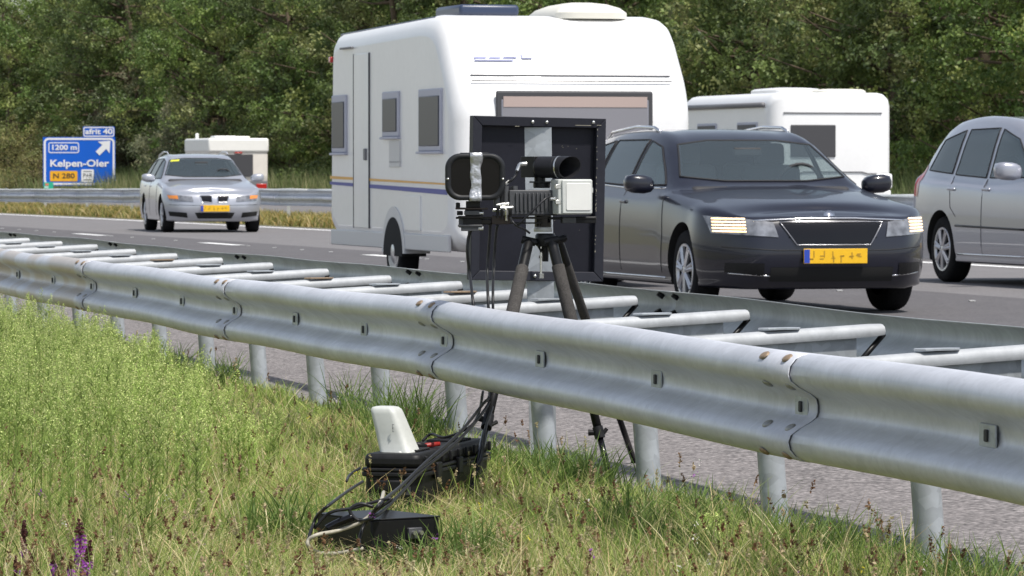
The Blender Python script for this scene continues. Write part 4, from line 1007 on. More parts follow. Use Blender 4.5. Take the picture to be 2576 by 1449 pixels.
cable([W(912, 1212, 14.75), W(880, 1232, 14.45), W(835, 1265, 13.32), W(800, 1295, 13.32), W(788, 1320, 13.32), W(776, 1360, 13.25), W(782, 1400, 13.3)], .0052, CABLE, 'black cable curling down left of the flat black box')
cable([W(790, 1330, 13.32), W(830, 1290, 13.32), W(890, 1278, 13.32), W(945, 1262, 13.32), W(985, 1255, 13.32), W(940, 1290, 13.32), W(912, 1330, 13.32), W(905, 1372, 13.25), W(930, 1392, 13.3)], .0050, CABLE, 'black cable looped over the flat black box')
cable([W(965, 1238, 14.25), W(958, 1262, 13.32), W(938, 1290, 13.32), W(905, 1315, 13.32), W(850, 1335, 13.32), W(800, 1345, 13.25), W(777, 1358, 13.25), W(776, 1374, 13.25), W(800, 1390, 13.3), W(850, 1392, 13.3), W(912, 1380, 13.25)], .0062, CABLEG, 'thick beige hose looping in front of the flat black box')
cable([W(822, 1330, 13.32), W(850, 1315, 13.32), W(888, 1300, 13.32)], .012, BLKG, 'short thick black rubber hose on the flat black box')

# ------------------------------------------------------------------ long case
c_a = Vector(((985 - 1288) * 15.6 / F, 15.62, 0)); c_b = Vector(((1163 - 1288) * 16.6 / F, 16.58, 0))
dv = (c_b - c_a); Lc = dv.length; yawc = math.atan2(dv.y, dv.x)
cs = empty('equipment_case', (c_a + c_b) / 2, yawc, label='long black hard plastic case with ribbed lid lying in the grass under the rail', cat='case')
cwid, chgt = .21, .205
def crate(z0, z1, e, nm, m, bev):
    return MB().ring_sweep([[Vector((x, y, z)) for x, y in rrect(Lc + e, cwid + e, .035, 5)] for z in (z0, z1)]).build(nm, m, cs, bevel=bev, seg=3)
crate(0, chgt * .62, 0, 'base', BLKP, .006); crate(chgt * .60, chgt * .68, .024, 'rim', BLKP, .004); crate(chgt * .69, chgt * .75, .024, 'lid_rim', BLKP, .004)
ld = crate(chgt * .74, chgt, .006, 'lid', BLKP, .018)
for x0 in (-Lc * .30, Lc * .30):
    for i in range(7): MB().box((x0 + (i - 3) * .026, 0, chgt + .0035), (.010, cwid * .62, .010)).build('rib', BLKP, ld, bevel=.003)
for x0 in (-Lc * .3, 0, Lc * .3):
    MB().box((x0, -cwid / 2 - .014, chgt * .66), (.06, .016, .06)).build('latch', BLKP, cs, bevel=.004)
for i in range(9): MB().box((-Lc * .46 + i * Lc * .115, -cwid / 2 - .011, chgt * .87), (.012, .012, .035)).build('lug', BLKP, cs, bevel=.003)
MB().box((-Lc / 2 - .014, 0, chgt * .45), (.018, .12, .04)).build('handle', BLKP, cs, bevel=.006)
m2 = MB(); m2.box((-Lc / 2 - .003, -.04, chgt * .36), (.004, .06, .03)); m2.build('label_plate', GREYP, cs)

# plastic housing standing on the case
hs = empty('antenna_cover', W(1011, 1151, 15.75), label='pale grey tapered plastic cover leaning on top of the black case', cat='cover')
kh = 15.85 / F; ht = 128 * kh
m2 = MB(); rings = []
for t, sc2 in ((0, 1.0), (.03, 1.0), (.06, .93), (.5, .84), (.86, .765), (.94, .73), (.985, .62), (1.0, .42)):
    lean = -.36 * t; rings.append([Vector((x * sc2 + lean * ht, y * sc2, t * ht + x * .10 * (1 - t) )) for x, y in rrect(94 * kh, 82 * kh, .030, 5)])
m2.ring_sweep(rings); hb = m2.build('shell', LGREY, hs, auto=50); hb.rotation_euler = (0, 0, R(-24))
m2 = MB(); m2.ring_sweep([[Vector((x, y, z + x * .1)) for x, y in rrect(98 * kh, 86 * kh, .03, 5)] for z in (-.004, .008)]); f2 = m2.build('flange', LPANEL, hs, bevel=.002); f2.rotation_euler = (0, 0, R(-24))
for a in (-.9, -.1, .8):
    m2 = MB(); m2.box((math.sin(a) * .052, -math.cos(a) * .055, .012 + math.sin(a) * .005), (.012, .012, .028)); m2.build('clip', LPANEL, hs, bevel=.003)
m2 = MB()
for z, x, l in ((.115, -.033, .016), (.103, -.031, .014)): m2.box((x, -.052, z), (.0015, .002, l))
for z, l in ((.122, .007), (.096, .007), (.110, .005)): m2.box((-.0300, -.052, z), (l, .002, .0015))
m2.build('mark', GREYP, hs)
m2 = MB(); m2.box((.03, .0, -.018), (.09, .06, .022)); m2.build('base_clamp', BLKP, hs, bevel=.004)
rc_ = empty('battery_clamps', W(1072, 1125, 15.95), label='red and black battery clamps lying on the case beside the pale cover', cat='clamps')
m2 = MB(); m2.tube([(-.02, .02, -.005), (0, .03, .004), (.05, .04, .010)], [.007, .010, .008], 8); m2.build('red_grip', mat('dull_red_plastic', (.28, .015, .012), .45), rc_, smooth=True)
m2 = MB(); m2.tube([(-.05, -.01, -.025), (-.01, .0, -.022), (.02, .01, -.022)], [.006, .009, .006], 8); m2.build('red_grip', mat('dull_red_plastic', (.28, .015, .012), .45), rc_, smooth=True)
m2 = MB(); m2.tube([(-.06, .0, .012), (-.03, .0, .008), (0, .01, .0)], [.006, .012, .010], 8); m2.build('black_grip', BLKP, rc_, smooth=True)
# flat black box
fbx = empty('power_box', Vector(((950 - 1288) * 13.65 / F, 13.65, 0)), R(34), label='flat black metal box with connectors in the grass in front of the case', cat='box')
MB().box((0, 0, .07), (.25, .32, .14)).build('housing', DARKM, fbx, bevel=.004)
MB().box((0, .0, .142), (.254, .324, .004)).build('lid', DARKM, fbx, bevel=.001)
m2 = MB(); m2.box((.03, -.165, .095), (.05, .016, .035)); m2.build('socket_plate', GREYP, fbx, bevel=.003)
for x in (.02, .045): m2 = MB(); m2.lathe([(.007, 0), (.007, .012), (.0005, .012)], (x, -.173, .097), Vector((0, -1, 0)), 10); m2.build('connector', SILVER, fbx, auto=40)
# ------------------------------------------------------------------ exit sign across the far carriageway
YG = 175.; kg = YG / F
def GB(n, c): return mat(n, c, .5, 0, .4, noise=(2, .04))
SBLUE = GB('sign_blue', (.0, .11, .60)); SWHITE = GB('sign_white', (.80, .80, .82)); SYEL = GB('sign_yellow', (.85, .42, .02)); SBLK = GB('sign_black', (.03, .03, .03)); SPOST = mat('sign_post_grey', (.35, .36, .37), .5, .3)
g0 = W(199, 406, YG); sg_ = empty('exit_sign', (g0.x, g0.y, ROADZ), label='blue motorway exit sign with white arrow on the far side, reading Kelpen-Oler', cat='road sign')
def gx(u): return (u - 199) * kg
def gz_(v): return (406 - v) * kg + g0.z - ROADZ
def plate_(name, m, u0, v0, u1, v1, y, t=.02, r=.0, parent=sg_):
    w_, h_ = (u1 - u0) * kg, (v1 - v0) * kg; cx, cz = gx((u0 + u1) / 2), gz_((v0 + v1) / 2)
    P = rrect(w_, h_, max(r, .002), 6)
    return MB().ring_sweep([[Vector((cx + x, yy_, cz + z)) for x, z in P] for yy_ in (y, y - t)]).build(name, m, parent, auto=30)
def outline(name, m, u0, v0, u1, v1, y, wd, r, parent=sg_):
    w_, h_ = (u1 - u0) * kg, (v1 - v0) * kg; cx, cz = gx((u0 + u1) / 2), gz_((v0 + v1) / 2)
    A = rrect(w_, h_, r, 7); B = rrect(w_ - 2 * wd, h_ - 2 * wd, max(r - wd, .01), 7); n = len(A)
    vs = [(cx + x, y, cz + z) for x, z in A] + [(cx + x, y, cz + z) for x, z in B]
    return MB().add(vs, [(i, (i + 1) % n, n + (i + 1) % n, n + i) for i in range(n)]).build(name, m, parent, solid=.006)
p1 = plate_('panel', SBLUE, 108.5, 345, 290, 467.5, 0)
outline('border', SWHITE, 110.5, 347, 288.5, 465, -.026, 5 * kg, 12 * kg, p1)
p2 = plate_('exit_number_panel', SBLUE, 209, 318.5, 288.5, 345, 0, r=.03)
outline('border', SWHITE, 210, 319.5, 287.5, 344, -.026, 2.6 * kg, 5 * kg, p2)
outline('distance_frame', SWHITE, 122, 358, 199, 385, -.026, 2.4 * kg, 5 * kg, p1)
p3 = plate_('road_number_panel', SYEL, 126, 430, 195, 456, -.022, .01, r=.04, parent=p1)
p4 = plate_('park_and_ride_panel', SWHITE, 204.5, 426, 236, 458, -.022, .01, r=.05, parent=p1)
plate_('line', SBLK, 210, 430.5, 231, 432, -.034, .004, parent=p4); plate_('line', SBLK, 210, 451.5, 231, 453, -.034, .004, parent=p4)
def T(txt, u, v, hpx, m, wpx, par, y=-.034, b=.012):
    o = textmesh(txt, hpx * kg * 1.38, 'lettering', m, par, (gx(u), y, gz_(v)), bold=b)
    xs = [c.co.x for c in o.data.vertices]; o.scale = (wpx * kg / (max(xs) - min(xs)), 1, 1); return o
T('Kelpen-Oler', 199.5, 411.5, 17.5, SWHITE, 148, p1, b=.010)
T('1200 m', 161, 371.5, 13, SWHITE, 62, p1, b=.008)
T('afrit 40', 249, 331.5, 13.5, SWHITE, 69, p2, b=.008)
T('N 280', 160.5, 443, 13, SBLK, 54, p3, y=-.036, b=.004)
T('P+R', 220.5, 442, 11, SBLK, 23, p4, y=-.036, b=.0)
ar = [(-.5, -.16), (.05, -.16), (.0, -.48), (.56, 0), (.0, .48), (.05, .16), (-.5, .16)]
ca, sa_ = math.cos(R(45)), math.sin(R(45)); q_ = 43 * kg
vs = [(gx(261) + (x * ca - z * sa_) * q_, -.03, gz_(371) + (x * sa_ + z * ca) * q_) for x, z in ar]
MB().add(vs, [(0, 1, 5, 6), (1, 2, 3), (1, 3, 5), (3, 4, 5)]).build('arrow', SWHITE, p1, solid=.006)
m2 = MB()
for k in range(26):
    a = rnd.uniform(-1, 1); m2.box((gx(256 + a * 16), -.026, gz_(457 + rnd.uniform(-6, 4) * (1 - abs(a)) + 3 * abs(a))), (rnd.uniform(.03, .1), .004, .02), Matrix.Rotation(rnd.uniform(-1, 1), 3, 'Y'))
m2.build('worn_patch', mat('worn_blue', (.25, .38, .68), .7), p1)
for u in (135, 262):
    MB().tube([Vector((gx(u), .08, -.1)), Vector((gx(u), .08, gz_(350)))], .06, 10).build('post', SPOST, sg_, smooth=True)
# small hectometre post
hp = W(122, 467, YG - 22); hk = (YG - 22) / F
hm = empty('marker_sign', (hp.x, hp.y, ROADZ), label='small green kilometre marker with a red square below the left corner of the blue sign', cat='marker')
GRN = GB('sign_green', (.03, .42, .25))
o = MB().box((0, 0, hp.z - ROADZ), (24 * hk, .02, 17 * hk)).build('panel', GRN, hm, bevel=.004)
MB().box((-4 * hk, -.014, hp.z - ROADZ + 3 * hk), (8 * hk, .008, 5 * hk)).build('red_square', mat('coral', (.7, .2, .12), .5), o)
MB().box((-5 * hk, -.012, hp.z - ROADZ - 4 * hk), (10 * hk, .004, 6 * hk)).build('pale_square', mat('pale_green', (.45, .65, .55), .5), o)
MB().tube([(0, .03, -.1), (0, .03, hp.z - ROADZ)], .03, 8).build('post', SPOST, hm, smooth=True)
# ------------------------------------------------------------------ vegetation
LEAF = mat('leaf', (0, 0, 0), .5, 0, .4, attr='Col', transl=.33)
BLADE = mat('grass_blade', (0, 0, 0), .6, 0, .3, attr='Col', transl=.42)
BARK = mat('bark', (.13, .10, .07), .9, 0, .2, noise=[(6, .3, 5, (1, 1, .2))], bump=(20, .8, .03))
def npmesh(name, V, Fq, C, m, parent=None, tri=False):
    """V (n,3), Fq (m,4|3) ints, C (n,3) colours"""
    k = Fq.shape[1]; me = bpy.data.meshes.new(name)
    me.vertices.add(len(V)); me.vertices.foreach_set('co', np.ascontiguousarray(V, np.float32).ravel())
    me.loops.add(Fq.size); me.loops.foreach_set('vertex_index', np.ascontiguousarray(Fq, np.int32).ravel())
    me.polygons.add(len(Fq)); me.polygons.foreach_set('loop_start', np.arange(0, Fq.size, k, dtype=np.int32)); me.polygons.foreach_set('loop_total', np.full(len(Fq), k, np.int32))
    me.update(calc_edges=True)
    ca = me.color_attributes.new('Col', 'FLOAT_COLOR', 'POINT'); ca.data.foreach_set('color', np.concatenate([C, np.ones((len(C), 1))], 1).astype(np.float32).ravel())
    me.materials.append(m); return me
def leaves(cen, nrm_bias, size, col, colvar, rg, aspect=.62):
    """rhombic leaves at points cen (n,3)"""
    n = len(cen); d = rg.normal(size=(n, 3)); d /= np.linalg.norm(d, axis=1)[:, None]
    nn = rg.normal(size=(n, 3)) + nrm_bias; nn /= np.linalg.norm(nn, axis=1)[:, None]
    u = np.cross(nn, d); u /= np.linalg.norm(u, axis=1)[:, None] + 1e-9; v = np.cross(nn, u)
    sz = size * rg.uniform(.6, 1.25, (n, 1))
    V = np.stack([cen - u * sz * .5, cen + v * sz * .5 * aspect + nn * sz * .08, cen + u * sz * .5, cen - v * sz * .5 * aspect + nn * sz * .08], 1).reshape(-1, 3)
    Fq = np.arange(n * 4).reshape(n, 4); c = col * (1 + rg.uniform(-colvar, colvar, (n, 1))) + rg.uniform(-.006, .006, (n, 3))
    return V, Fq, np.repeat(np.clip(c, .004, 1), 4, 0)
def tree_mesh(seed, H, Rr, nl, size, pal, base=.5, sparse=1.0, droop=0):
    rg = np.random.default_rng(seed); C = []; mb = MB()
    tw = [Vector((0, 0, -.3))]
    for k in range(1, 6): tw.append(Vector((rg.normal() * .15 * k / 3, rg.normal() * .15 * k / 3, H * .85 * k / 5)))
    mb.tube(crom(tw, 3), [float(r) for r in np.linspace(.20, .04, 16)], 8)
    cl = []
    for k in range(46):
        t = rg.uniform(.04, .95); a = rg.uniform(0, 2 * math.pi); z0 = H * .82 * t
        prof_ = (math.sin(math.pi * min(1, (t * .85 + .18))) ** .6)
        r = Rr * prof_ * rg.uniform(.55, 1.12); p0 = np.array([0, 0, z0]); p1 = np.array([math.cos(a) * r, math.sin(a) * r, z0 + H * .13 * rg.uniform(-.2, 1.2)])
        mb.tube([Vector(p0), Vector(p0 * .5 + p1 * .5 + np.array([0, 0, -.1])), Vector(p1)], [.055, .03, .012], 5)
        for q in (.45, .7, .95, 1.1):
            if rg.uniform() < .9: cl.append((p0 + (p1 - p0) * q + rg.normal(size=3) * .25, rg.uniform(.30, .68)))
    w_ = np.array([c[1] ** 2 for c in cl]); w_ /= w_.sum(); Vs, Fs, Cs = [], [], []; o = 0
    for (c, r), ww in zip(cl, w_):
        n = int(nl * ww)
        # each clump is a set of twigs carrying leaves: a hollow lumpy shell
        tw_ = rg.normal(size=(max(3, n // 14), 3)); tw_ /= np.linalg.norm(tw_, axis=1)[:, None]
        idx = rg.integers(0, len(tw_), n); rad = r * rg.uniform(.25, 1.1, (n, 1)) ** .7
        pts = c + tw_[idx] * rad * np.array([1, 1, .75]) + rg.normal(size=(n, 3)) * .07; pts[:, 2] -= droop * rad[:, 0]
        pts = pts[pts[:, 2] > .05]
        if not len(pts): continue
        col = np.array(pal[rg.integers(0, len(pal))]) * rg.uniform(.75, 1.4)
        outw = (pts - c) / (np.linalg.norm(pts - c, axis=1)[:, None] + 1e-6); V, Fq, Cc = leaves(pts, outw * 1.3 + np.array([0, 0, .5]), size, col, .30, rg)
        Vs.append(V); Fs.append(Fq + o); Cs.append(Cc); o += len(V)
    return npmesh('crown', np.concatenate(Vs), np.concatenate(Fs), np.concatenate(Cs), LEAF), mb
G1 = [(.16, .225, .055), (.12, .185, .045), (.23, .27, .08), (.09, .14, .035)]
G2 = [(.15, .20, .06), (.20, .22, .08), (.10, .14, .045)]
G3 = [(.23, .25, .14), (.19, .22, .12), (.26, .26, .15)]       # grey-green willow
G4 = [(.22, .21, .075), (.25, .23, .09), (.16, .18, .06)]        # olive shrubs
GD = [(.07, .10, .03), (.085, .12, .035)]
def trunkme(mb):
    o = mb.build('trunk', BARK, smooth=True); me = o.data; bpy.data.objects.remove(o); me.name = 'trunk'; return me
def kind_(seed, *a, **k):
    c, t = tree_mesh(seed, *a, **k); return c, trunkme(t)
KINDS = [kind_(100 + i, 9.5 + i * .4, 3.3, 27000, .12, G1 if i % 2 == 0 else G2) for i in range(4)]
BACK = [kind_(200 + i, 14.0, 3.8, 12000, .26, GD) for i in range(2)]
WIL = kind_(300, 5.2, 2.5, 22000, .10, G3, droop=.25); OLV = kind_(310, 3.4, 2.6, 20000, .09, G4); OLV2 = kind_(311, 2.2, 2.0, 12000, .08, G4)
def plant_tree(kind, name, loc, rz, sc, label, cat, group=None, tint=None):
    r = empty(name, loc, rz, label=label, cat=cat, group=group); r.scale = (sc, sc, sc)
    for me, nm in ((kind[0], 'crown'), (kind[1], 'trunk')): link(nm, me, r)
    return r
rt = random.Random(5)
LB1 = 'leafy green tree in the front edge of the wood beyond the far carriageway'
LB2 = 'tall shaded tree deeper in the wood behind the front row of trees'
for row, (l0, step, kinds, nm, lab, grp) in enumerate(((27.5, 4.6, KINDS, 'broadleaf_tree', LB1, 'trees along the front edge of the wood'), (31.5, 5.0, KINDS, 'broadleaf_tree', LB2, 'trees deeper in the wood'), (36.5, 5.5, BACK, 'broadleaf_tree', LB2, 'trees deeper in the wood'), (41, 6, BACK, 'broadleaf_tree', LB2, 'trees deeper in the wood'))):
    y = 74.0 + row * 1.7
    while y < 222:
        p = rd(y, l0 + rt.uniform(-1.0, 1.0)); p.z = .12
        u = p.x / p.y * F
        if -1600 < u < 1700:
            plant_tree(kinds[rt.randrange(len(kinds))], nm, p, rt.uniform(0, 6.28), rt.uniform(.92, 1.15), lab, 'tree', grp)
        y += step * rt.uniform(.85, 1.15) * .95
def atpx(u, Y): p = W(u, 500, Y); return Vector((p.x, Y, .12))
plant_tree(WIL, 'willow_shrub', atpx(345, 184), .3, 1.05, 'tall grey-green willow bush standing right behind the blue exit sign', 'bush')
plant_tree(WIL, 'willow_shrub', atpx(470, 171), 2.1, .80, 'grey-green willow bush to the right of the blue exit sign, behind the silver car', 'bush')
plant_tree(OLV, 'olive_shrub', atpx(40, 190), .3, 1.0, 'yellowish olive bush at the left edge, left of the blue exit sign', 'bush')
plant_tree(OLV2, 'olive_shrub', atpx(190, 186), 1.3, 1.15, 'low olive bush hidden mostly behind the blue exit sign', 'bush')
plant_tree(OLV2, 'olive_shrub', atpx(95, 182), 2.3, .9, 'small bright green bush against the left side of the exit sign', 'bush')

def blades(xy, h, w_, lean, col, rg, z0=0, seg=3, curl=.5, az=None):
    """tapered bent blades; xy (n,2) h,w (n,) col (n,3)"""
    n = len(xy); a = rg.uniform(0, 2 * math.pi, n) if az is None else az; fa = rg.uniform(0, math.pi, n)
    d = np.stack([np.cos(a), np.sin(a)], 1); sd_ = np.stack([np.cos(fa), np.sin(fa)], 1)
    V = np.zeros((n, 2 * seg + 2, 3)); 
    for k in range(seg + 1):
        t = k / seg; off = lean * h * (t * (1 - curl) + curl * t * t); zz = h * (t - .35 * curl * lean * t * t)
        c = xy + d * off[:, None]; ww = w_ * (1 - t) ** .6 * .5 + w_ * .04
        V[:, 2 * k, :2] = c - sd_ * ww[:, None]; V[:, 2 * k + 1, :2] = c + sd_ * ww[:, None]
        V[:, 2 * k, 2] = V[:, 2 * k + 1, 2] = z0 + zz
    b = (np.arange(n) * (2 * seg + 2))[:, None]
    Fq = np.concatenate([b + np.array([2 * k, 2 * k + 1, 2 * k + 3, 2 * k + 2]) for k in range(seg)], 0)
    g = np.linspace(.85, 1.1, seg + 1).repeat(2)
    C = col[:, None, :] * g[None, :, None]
    return V.reshape(-1, 3), Fq, C.reshape(-1, 3)
def join(parts):
    o = 0; V, Fq, C = [], [], []
    for v, f, c in parts: V.append(v); Fq.append(f + o); C.append(c); o += len(v)
    return np.concatenate(V), np.concatenate(Fq), np.concatenate(C)
def field(n, y0, y1, l1, marg=.35, power=1.0):
    """random ground points in view, nearer than rail offset l1"""
    out = []
    rg = rng
    while sum(len(o) for o in out) < n:
        t = rg.uniform(0, 1, n); y = (y0 ** -power + t * (y1 ** -power - y0 ** -power)) ** (-1 / power)
        x = rg.uniform(-1, 1, n) * (y * .117 + marg)
        xr = np.interp(y, YT_, XT_[l1]) if l1 in XT_ else None
        edge = xr + .05 * np.sin(y * 7.3) + .04 * np.sin(y * 17.1 + 1)
        ok = x < edge; out.append(np.stack([x[ok], y[ok]], 1))
    return np.concatenate(out)[:n]
YT_ = np.linspace(7, 50, 120); XT_ = {l: np.array([XR(float(y), l) for y in YT_]) for l in (4.14, 3.98)}
PALG = np.array([(.30, .40, .09), (.24, .35, .07), (.39, .46, .13), (.46, .50, .17), (.18, .28, .06)])
PALS = np.array([(.66, .55, .30), (.74, .65, .40), (.56, .43, .22), (.52, .50, .22)])
def patchy(xy, f, s): return .5 + .5 * np.sin(xy[:, 0] * f + s + 1.7 * np.sin(xy[:, 1] * f * .6 + s)) * np.cos(xy[:, 1] * f * .8 - s + np.sin(xy[:, 0] * f * 1.4))
def lowf(XY):
    """the grass is trodden down round the equipment"""
    d = np.exp(-((XY[:, 0] + .36) / .45) ** 2 - ((XY[:, 1] - 13.7) / 1.9) ** 2)
    return 1 - .68 * d
def pick(pal, n): return pal[rng.integers(0, len(pal), n)] * rng.uniform(.75, 1.25, (n, 1))
parts = []
XY = field(150000, 9.2, 40, 4.14, power=1.3); n = len(XY); pt_ = patchy(XY, 2.6, .7)
straw = rng.uniform(0, 1, n) < (.22 * np.clip((13.6 - XY[:, 1]) / 2.5, 0, 1) + .05 + .50 * pt_ ** 1.6)
col = np.where(straw[:, None], pick(PALS, n), pick(PALG, n)); 
hh2 = rng.uniform(.03, .115, n) * (.7 + .9 * patchy(XY, 4.1, 3)) * lowf(XY); 
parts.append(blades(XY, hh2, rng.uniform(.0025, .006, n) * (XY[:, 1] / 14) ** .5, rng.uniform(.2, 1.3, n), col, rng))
# leaning taller blades
XY = field(15000, 9.2, 40, 3.98, power=1.3); n = len(XY); hl = (.07 + .20 * rng.uniform(0, 1, n) ** 2.2) * lowf(XY)
col = np.where((rng.uniform(0, 1, n) < .35)[:, None], pick(PALS, n), pick(PALG, n))
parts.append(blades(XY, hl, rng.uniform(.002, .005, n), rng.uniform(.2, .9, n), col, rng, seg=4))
# long blades close by
XY = field(9000, 9.3, 14.5, 3.98, power=1.0); n = len(XY)
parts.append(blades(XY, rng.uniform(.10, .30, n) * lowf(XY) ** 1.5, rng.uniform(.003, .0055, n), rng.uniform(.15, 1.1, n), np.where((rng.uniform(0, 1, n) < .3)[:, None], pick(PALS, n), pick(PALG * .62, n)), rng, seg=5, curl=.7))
# dead thatch lying flat
XY = field(15000, 9.2, 40, 3.98, power=1.3); n = len(XY)
parts.append(blades(XY, rng.uniform(.05, .12, n), rng.uniform(.003, .006, n), rng.uniform(1.5, 3.0, n), pick(PALS, n) * .8, rng, curl=.2))
# fringe by the asphalt
s_ = rng.uniform(7, 42, 24000); l_ = 4.16 + rng.normal(size=len(s_)) * .08 - .03; XY = np.array([rc(float(a), float(b))[:2] for a, b in zip(s_, l_)]); n = len(XY)
parts.append(blades(XY, rng.uniform(.015, .07, n) * (1 + .8 * (np.sin(s_ * 3.1) > .5)), rng.uniform(.003, .006, n), rng.uniform(.2, 1.0, n), pick(PALG, n), rng))
# coarse dark tufts round the posts
tufts = [(870, 17.6, .50, 90), (965, 17.6, .40, 120), (1010, 16.9, .52, 240), (1075, 17.1, .48, 160), (1370, 14.9, .30, 300), (1420, 14.9, .32, 160), (1700, 14.9, .26, 200), (1770, 14.9, .28, 200), (2010, 14.9, .30, 200), (2090, 14.9, .28, 200), (2480, 14.9, .30, 240), (1480, 14.6, .36, 300), (1555, 14.2, .36, 260), (1640, 13.6, .30, 240), (1250, 14.8, .26, 260), (1730, 13.4, .26, 200), (2120, 12.0, .30, 300), (2400, 11.6, .36, 300), (2240, 11.9, .24, 240), (560, 20.8, .36, 200), (440, 22, .38, 200), (930, 14.5, .26, 200), (700, 14.2, .34, 260), (2520, 11.3, .30, 220), (1870, 12.6, .26, 200), (1180, 13.6, .26, 240), (1060, 13.1, .22, 200)]
for u, Y, h_, k in tufts:
    if Y > 14.55 or u > 1800: Y = 4.08 / (.2317 + .9728 * (u - 1288) / F) * rng.uniform(.975, 1.0)
    x = (u - 1288) * Y / F; XY = np.array([x, Y]) + rng.normal(size=(k, 2)) * np.array([.07, .12])
    parts.append(blades(XY, rng.uniform(.3, 1.0, k) * h_ * .72, rng.uniform(.004, .009, k), rng.uniform(.15, .9, k), pick(np.array([(.10, .17, .04), (.13, .21, .05), (.18, .25, .07)]), k), rng, seg=5, curl=.8))
V, Fq, C = join([(v, f, c) for v, f, c in parts])
tag(link('grass', npmesh('grass', V, Fq, C, BLADE)), kind='stuff', label='rough green and straw coloured verge grass along the guard rail', cat='grass')

# seed stalks with brown heads, plantain, little flowers: one uncountable mix
parts = []
XY = field(1900, 9.3, 34, 3.98, power=1.3); n = len(XY); hs_ = rng.uniform(.08, .30, n) * lowf(XY); ln = rng.uniform(.05, .55, n); az = rng.uniform(0, 6.28, n)
col = np.where((rng.uniform(0, 1, n) < .6)[:, None], pick(PALS, n), pick(PALG, n))
parts.append(blades(XY, hs_, np.full(n, .0022), ln, col, rng, seg=4, az=az, curl=.5))
tip = np.stack([XY[:, 0] + np.cos(az) * ln * hs_, XY[:, 1] + np.sin(az) * ln * hs_, hs_ * (1 - .175 * ln)], 1)
hc = np.array([(.22, .12, .065), (.30, .19, .11), (.50, .40, .25), (.18, .10, .05), (.45, .40, .23)])[rng.integers(0, 5, n)]
for k in range(22):
    j = rng.integers(0, n, n); t = rng.uniform(0, 1, (n, 1)) ** 1.0
    dirv = np.stack([np.cos(az) * ln, np.sin(az) * ln, np.ones(n)], 1); L0 = rng.uniform(.012, .05, (n, 1)) if k == 0 else L0
    if k == 0: LL = rng.uniform(.015, .055, (n, 1))
    c = tip - dirv * LL * t + rng.normal(size=(n, 3)) * .0026
    parts.append(leaves(c, np.array([0, 0, .3]), .0105, hc, .3, rng))
fx_ = field(70, 9.3, 26, 3.98, power=1.3)
fc = np.array([(.80, .70, .05), (.75, .72, .66), (.75, .74, .70), (.35, .10, .45)])[rng.integers(0, 4, len(fx_))]
for k in range(8):
    c = np.concatenate([fx_, np.full((len(fx_), 1), .2)], 1) + rng.normal(size=(len(fx_), 3)) * .006; c[:, 2] += .1 * np.sin(np.arange(len(fx_)))
    parts.append(leaves(c, np.array([0, -.5, 1]), .0065, fc, .15, rng))
V, Fq, C = join(parts); tag(link('seed_stalks', npmesh('seed_stalks', V, Fq, C, BLADE)), kind='stuff', label='brown seed heads and small flowers scattered through the verge grass', cat='weeds')

# tall yellow-green weeds on the left
parts = []
cl = []
for k in range(760):
    y = rng.uniform(13.2, 30); u = rng.uniform(-60, 1.0) * 1
    u = rng.uniform(-80, 470 + 130 * math.sin(y)) if y > 17 else rng.uniform(-80, 520)
    x = (u - 1288) * y / F; 
    if x > XR(float(y), 4.05): continue
    dens = 1.0 if y > 16 else .45
    if rng.uniform() > dens: continue
    uu = (x / y) * F + 1288; vt = 738 + 18 * math.sin(uu * .045) + max(0, uu - 60) * .33 + (40 if y < 16 else 0); hm_ = 1.22 - (vt - 428) * y / F
    h_ = min(hm_ * rng.uniform(.62, 1.02), rng.uniform(.42, .66))
    if h_ < .10: continue
    cl.append((x, y, h_))
for (u, y, h_) in [(560, 16.6, .36), (600, 16.4, .34), (640, 16.8, .30), (520, 17.4, .36), (690, 17.8, .26), (1795, 13.5, .16)]:
    for q in range(4): cl.append(((u + rng.normal() * 16 - 1288) * y / F, y + rng.normal() * .12, h_ * rng.uniform(.8, 1.05)))
for x, y, h_ in cl:
    ln = rng.uniform(.0, .18); a = rng.uniform(0, 6.28); dx, dy = math.cos(a) * ln * h_, math.sin(a) * ln * h_
    yel = rng.uniform(.8, 1.15) * (.62 + .55 * float(patchy(np.array([[x, y]]), 2.2, 2.0)[0])); cst = np.array([(.32, .43, .11)]) * yel
    parts.append(blades(np.array([[x, y]]), np.array([h_]), np.array([.005]), np.array([ln]), cst, rng, seg=4, az=np.array([a]), curl=.3))
    nl = 36; t = rng.uniform(.08, .85, nl); zz = h_ * t; P0 = np.stack([x + dx * t, y + dy * t], 1)
    lv, lf, lc = blades(P0, rng.uniform(.02, .055, nl), rng.uniform(.004, .006, nl), rng.uniform(.5, 1.4, nl), np.tile(cst, (nl, 1)) * rng.uniform(.8, 1.3, (nl, 1)), rng, seg=3)
    lv = lv + np.repeat(np.stack([np.zeros(nl), np.zeros(nl), zz], 1), 8, 0); parts.append((lv, lf, lc))
    nf = 170; tt = rng.uniform(0, 1, nf); rr_ = .060 * (1 - tt) ** .7 * rng.uniform(.1, 1, nf); an = rng.uniform(0, 6.28, nf)
    ce = np.stack([x + dx + np.cos(an) * rr_, y + dy + np.sin(an) * rr_, h_ * (.62 + .42 * tt)], 1)
    fcol = np.where((rng.uniform(0, 1, nf) < .45)[:, None], np.array([[.74, .80, .33]]), np.array([[.46, .60, .17]])) * yel
    parts.append(leaves(ce, np.array([0, 0, .6]), .0078, fcol, .35, rng, aspect=.5))
V, Fq, C = join(parts); tag(link('weeds', npmesh('weeds', V, Fq, C, BLADE)), kind='stuff', label='tall yellow-green flowering weeds growing at the left below the guard rail', cat='weeds')

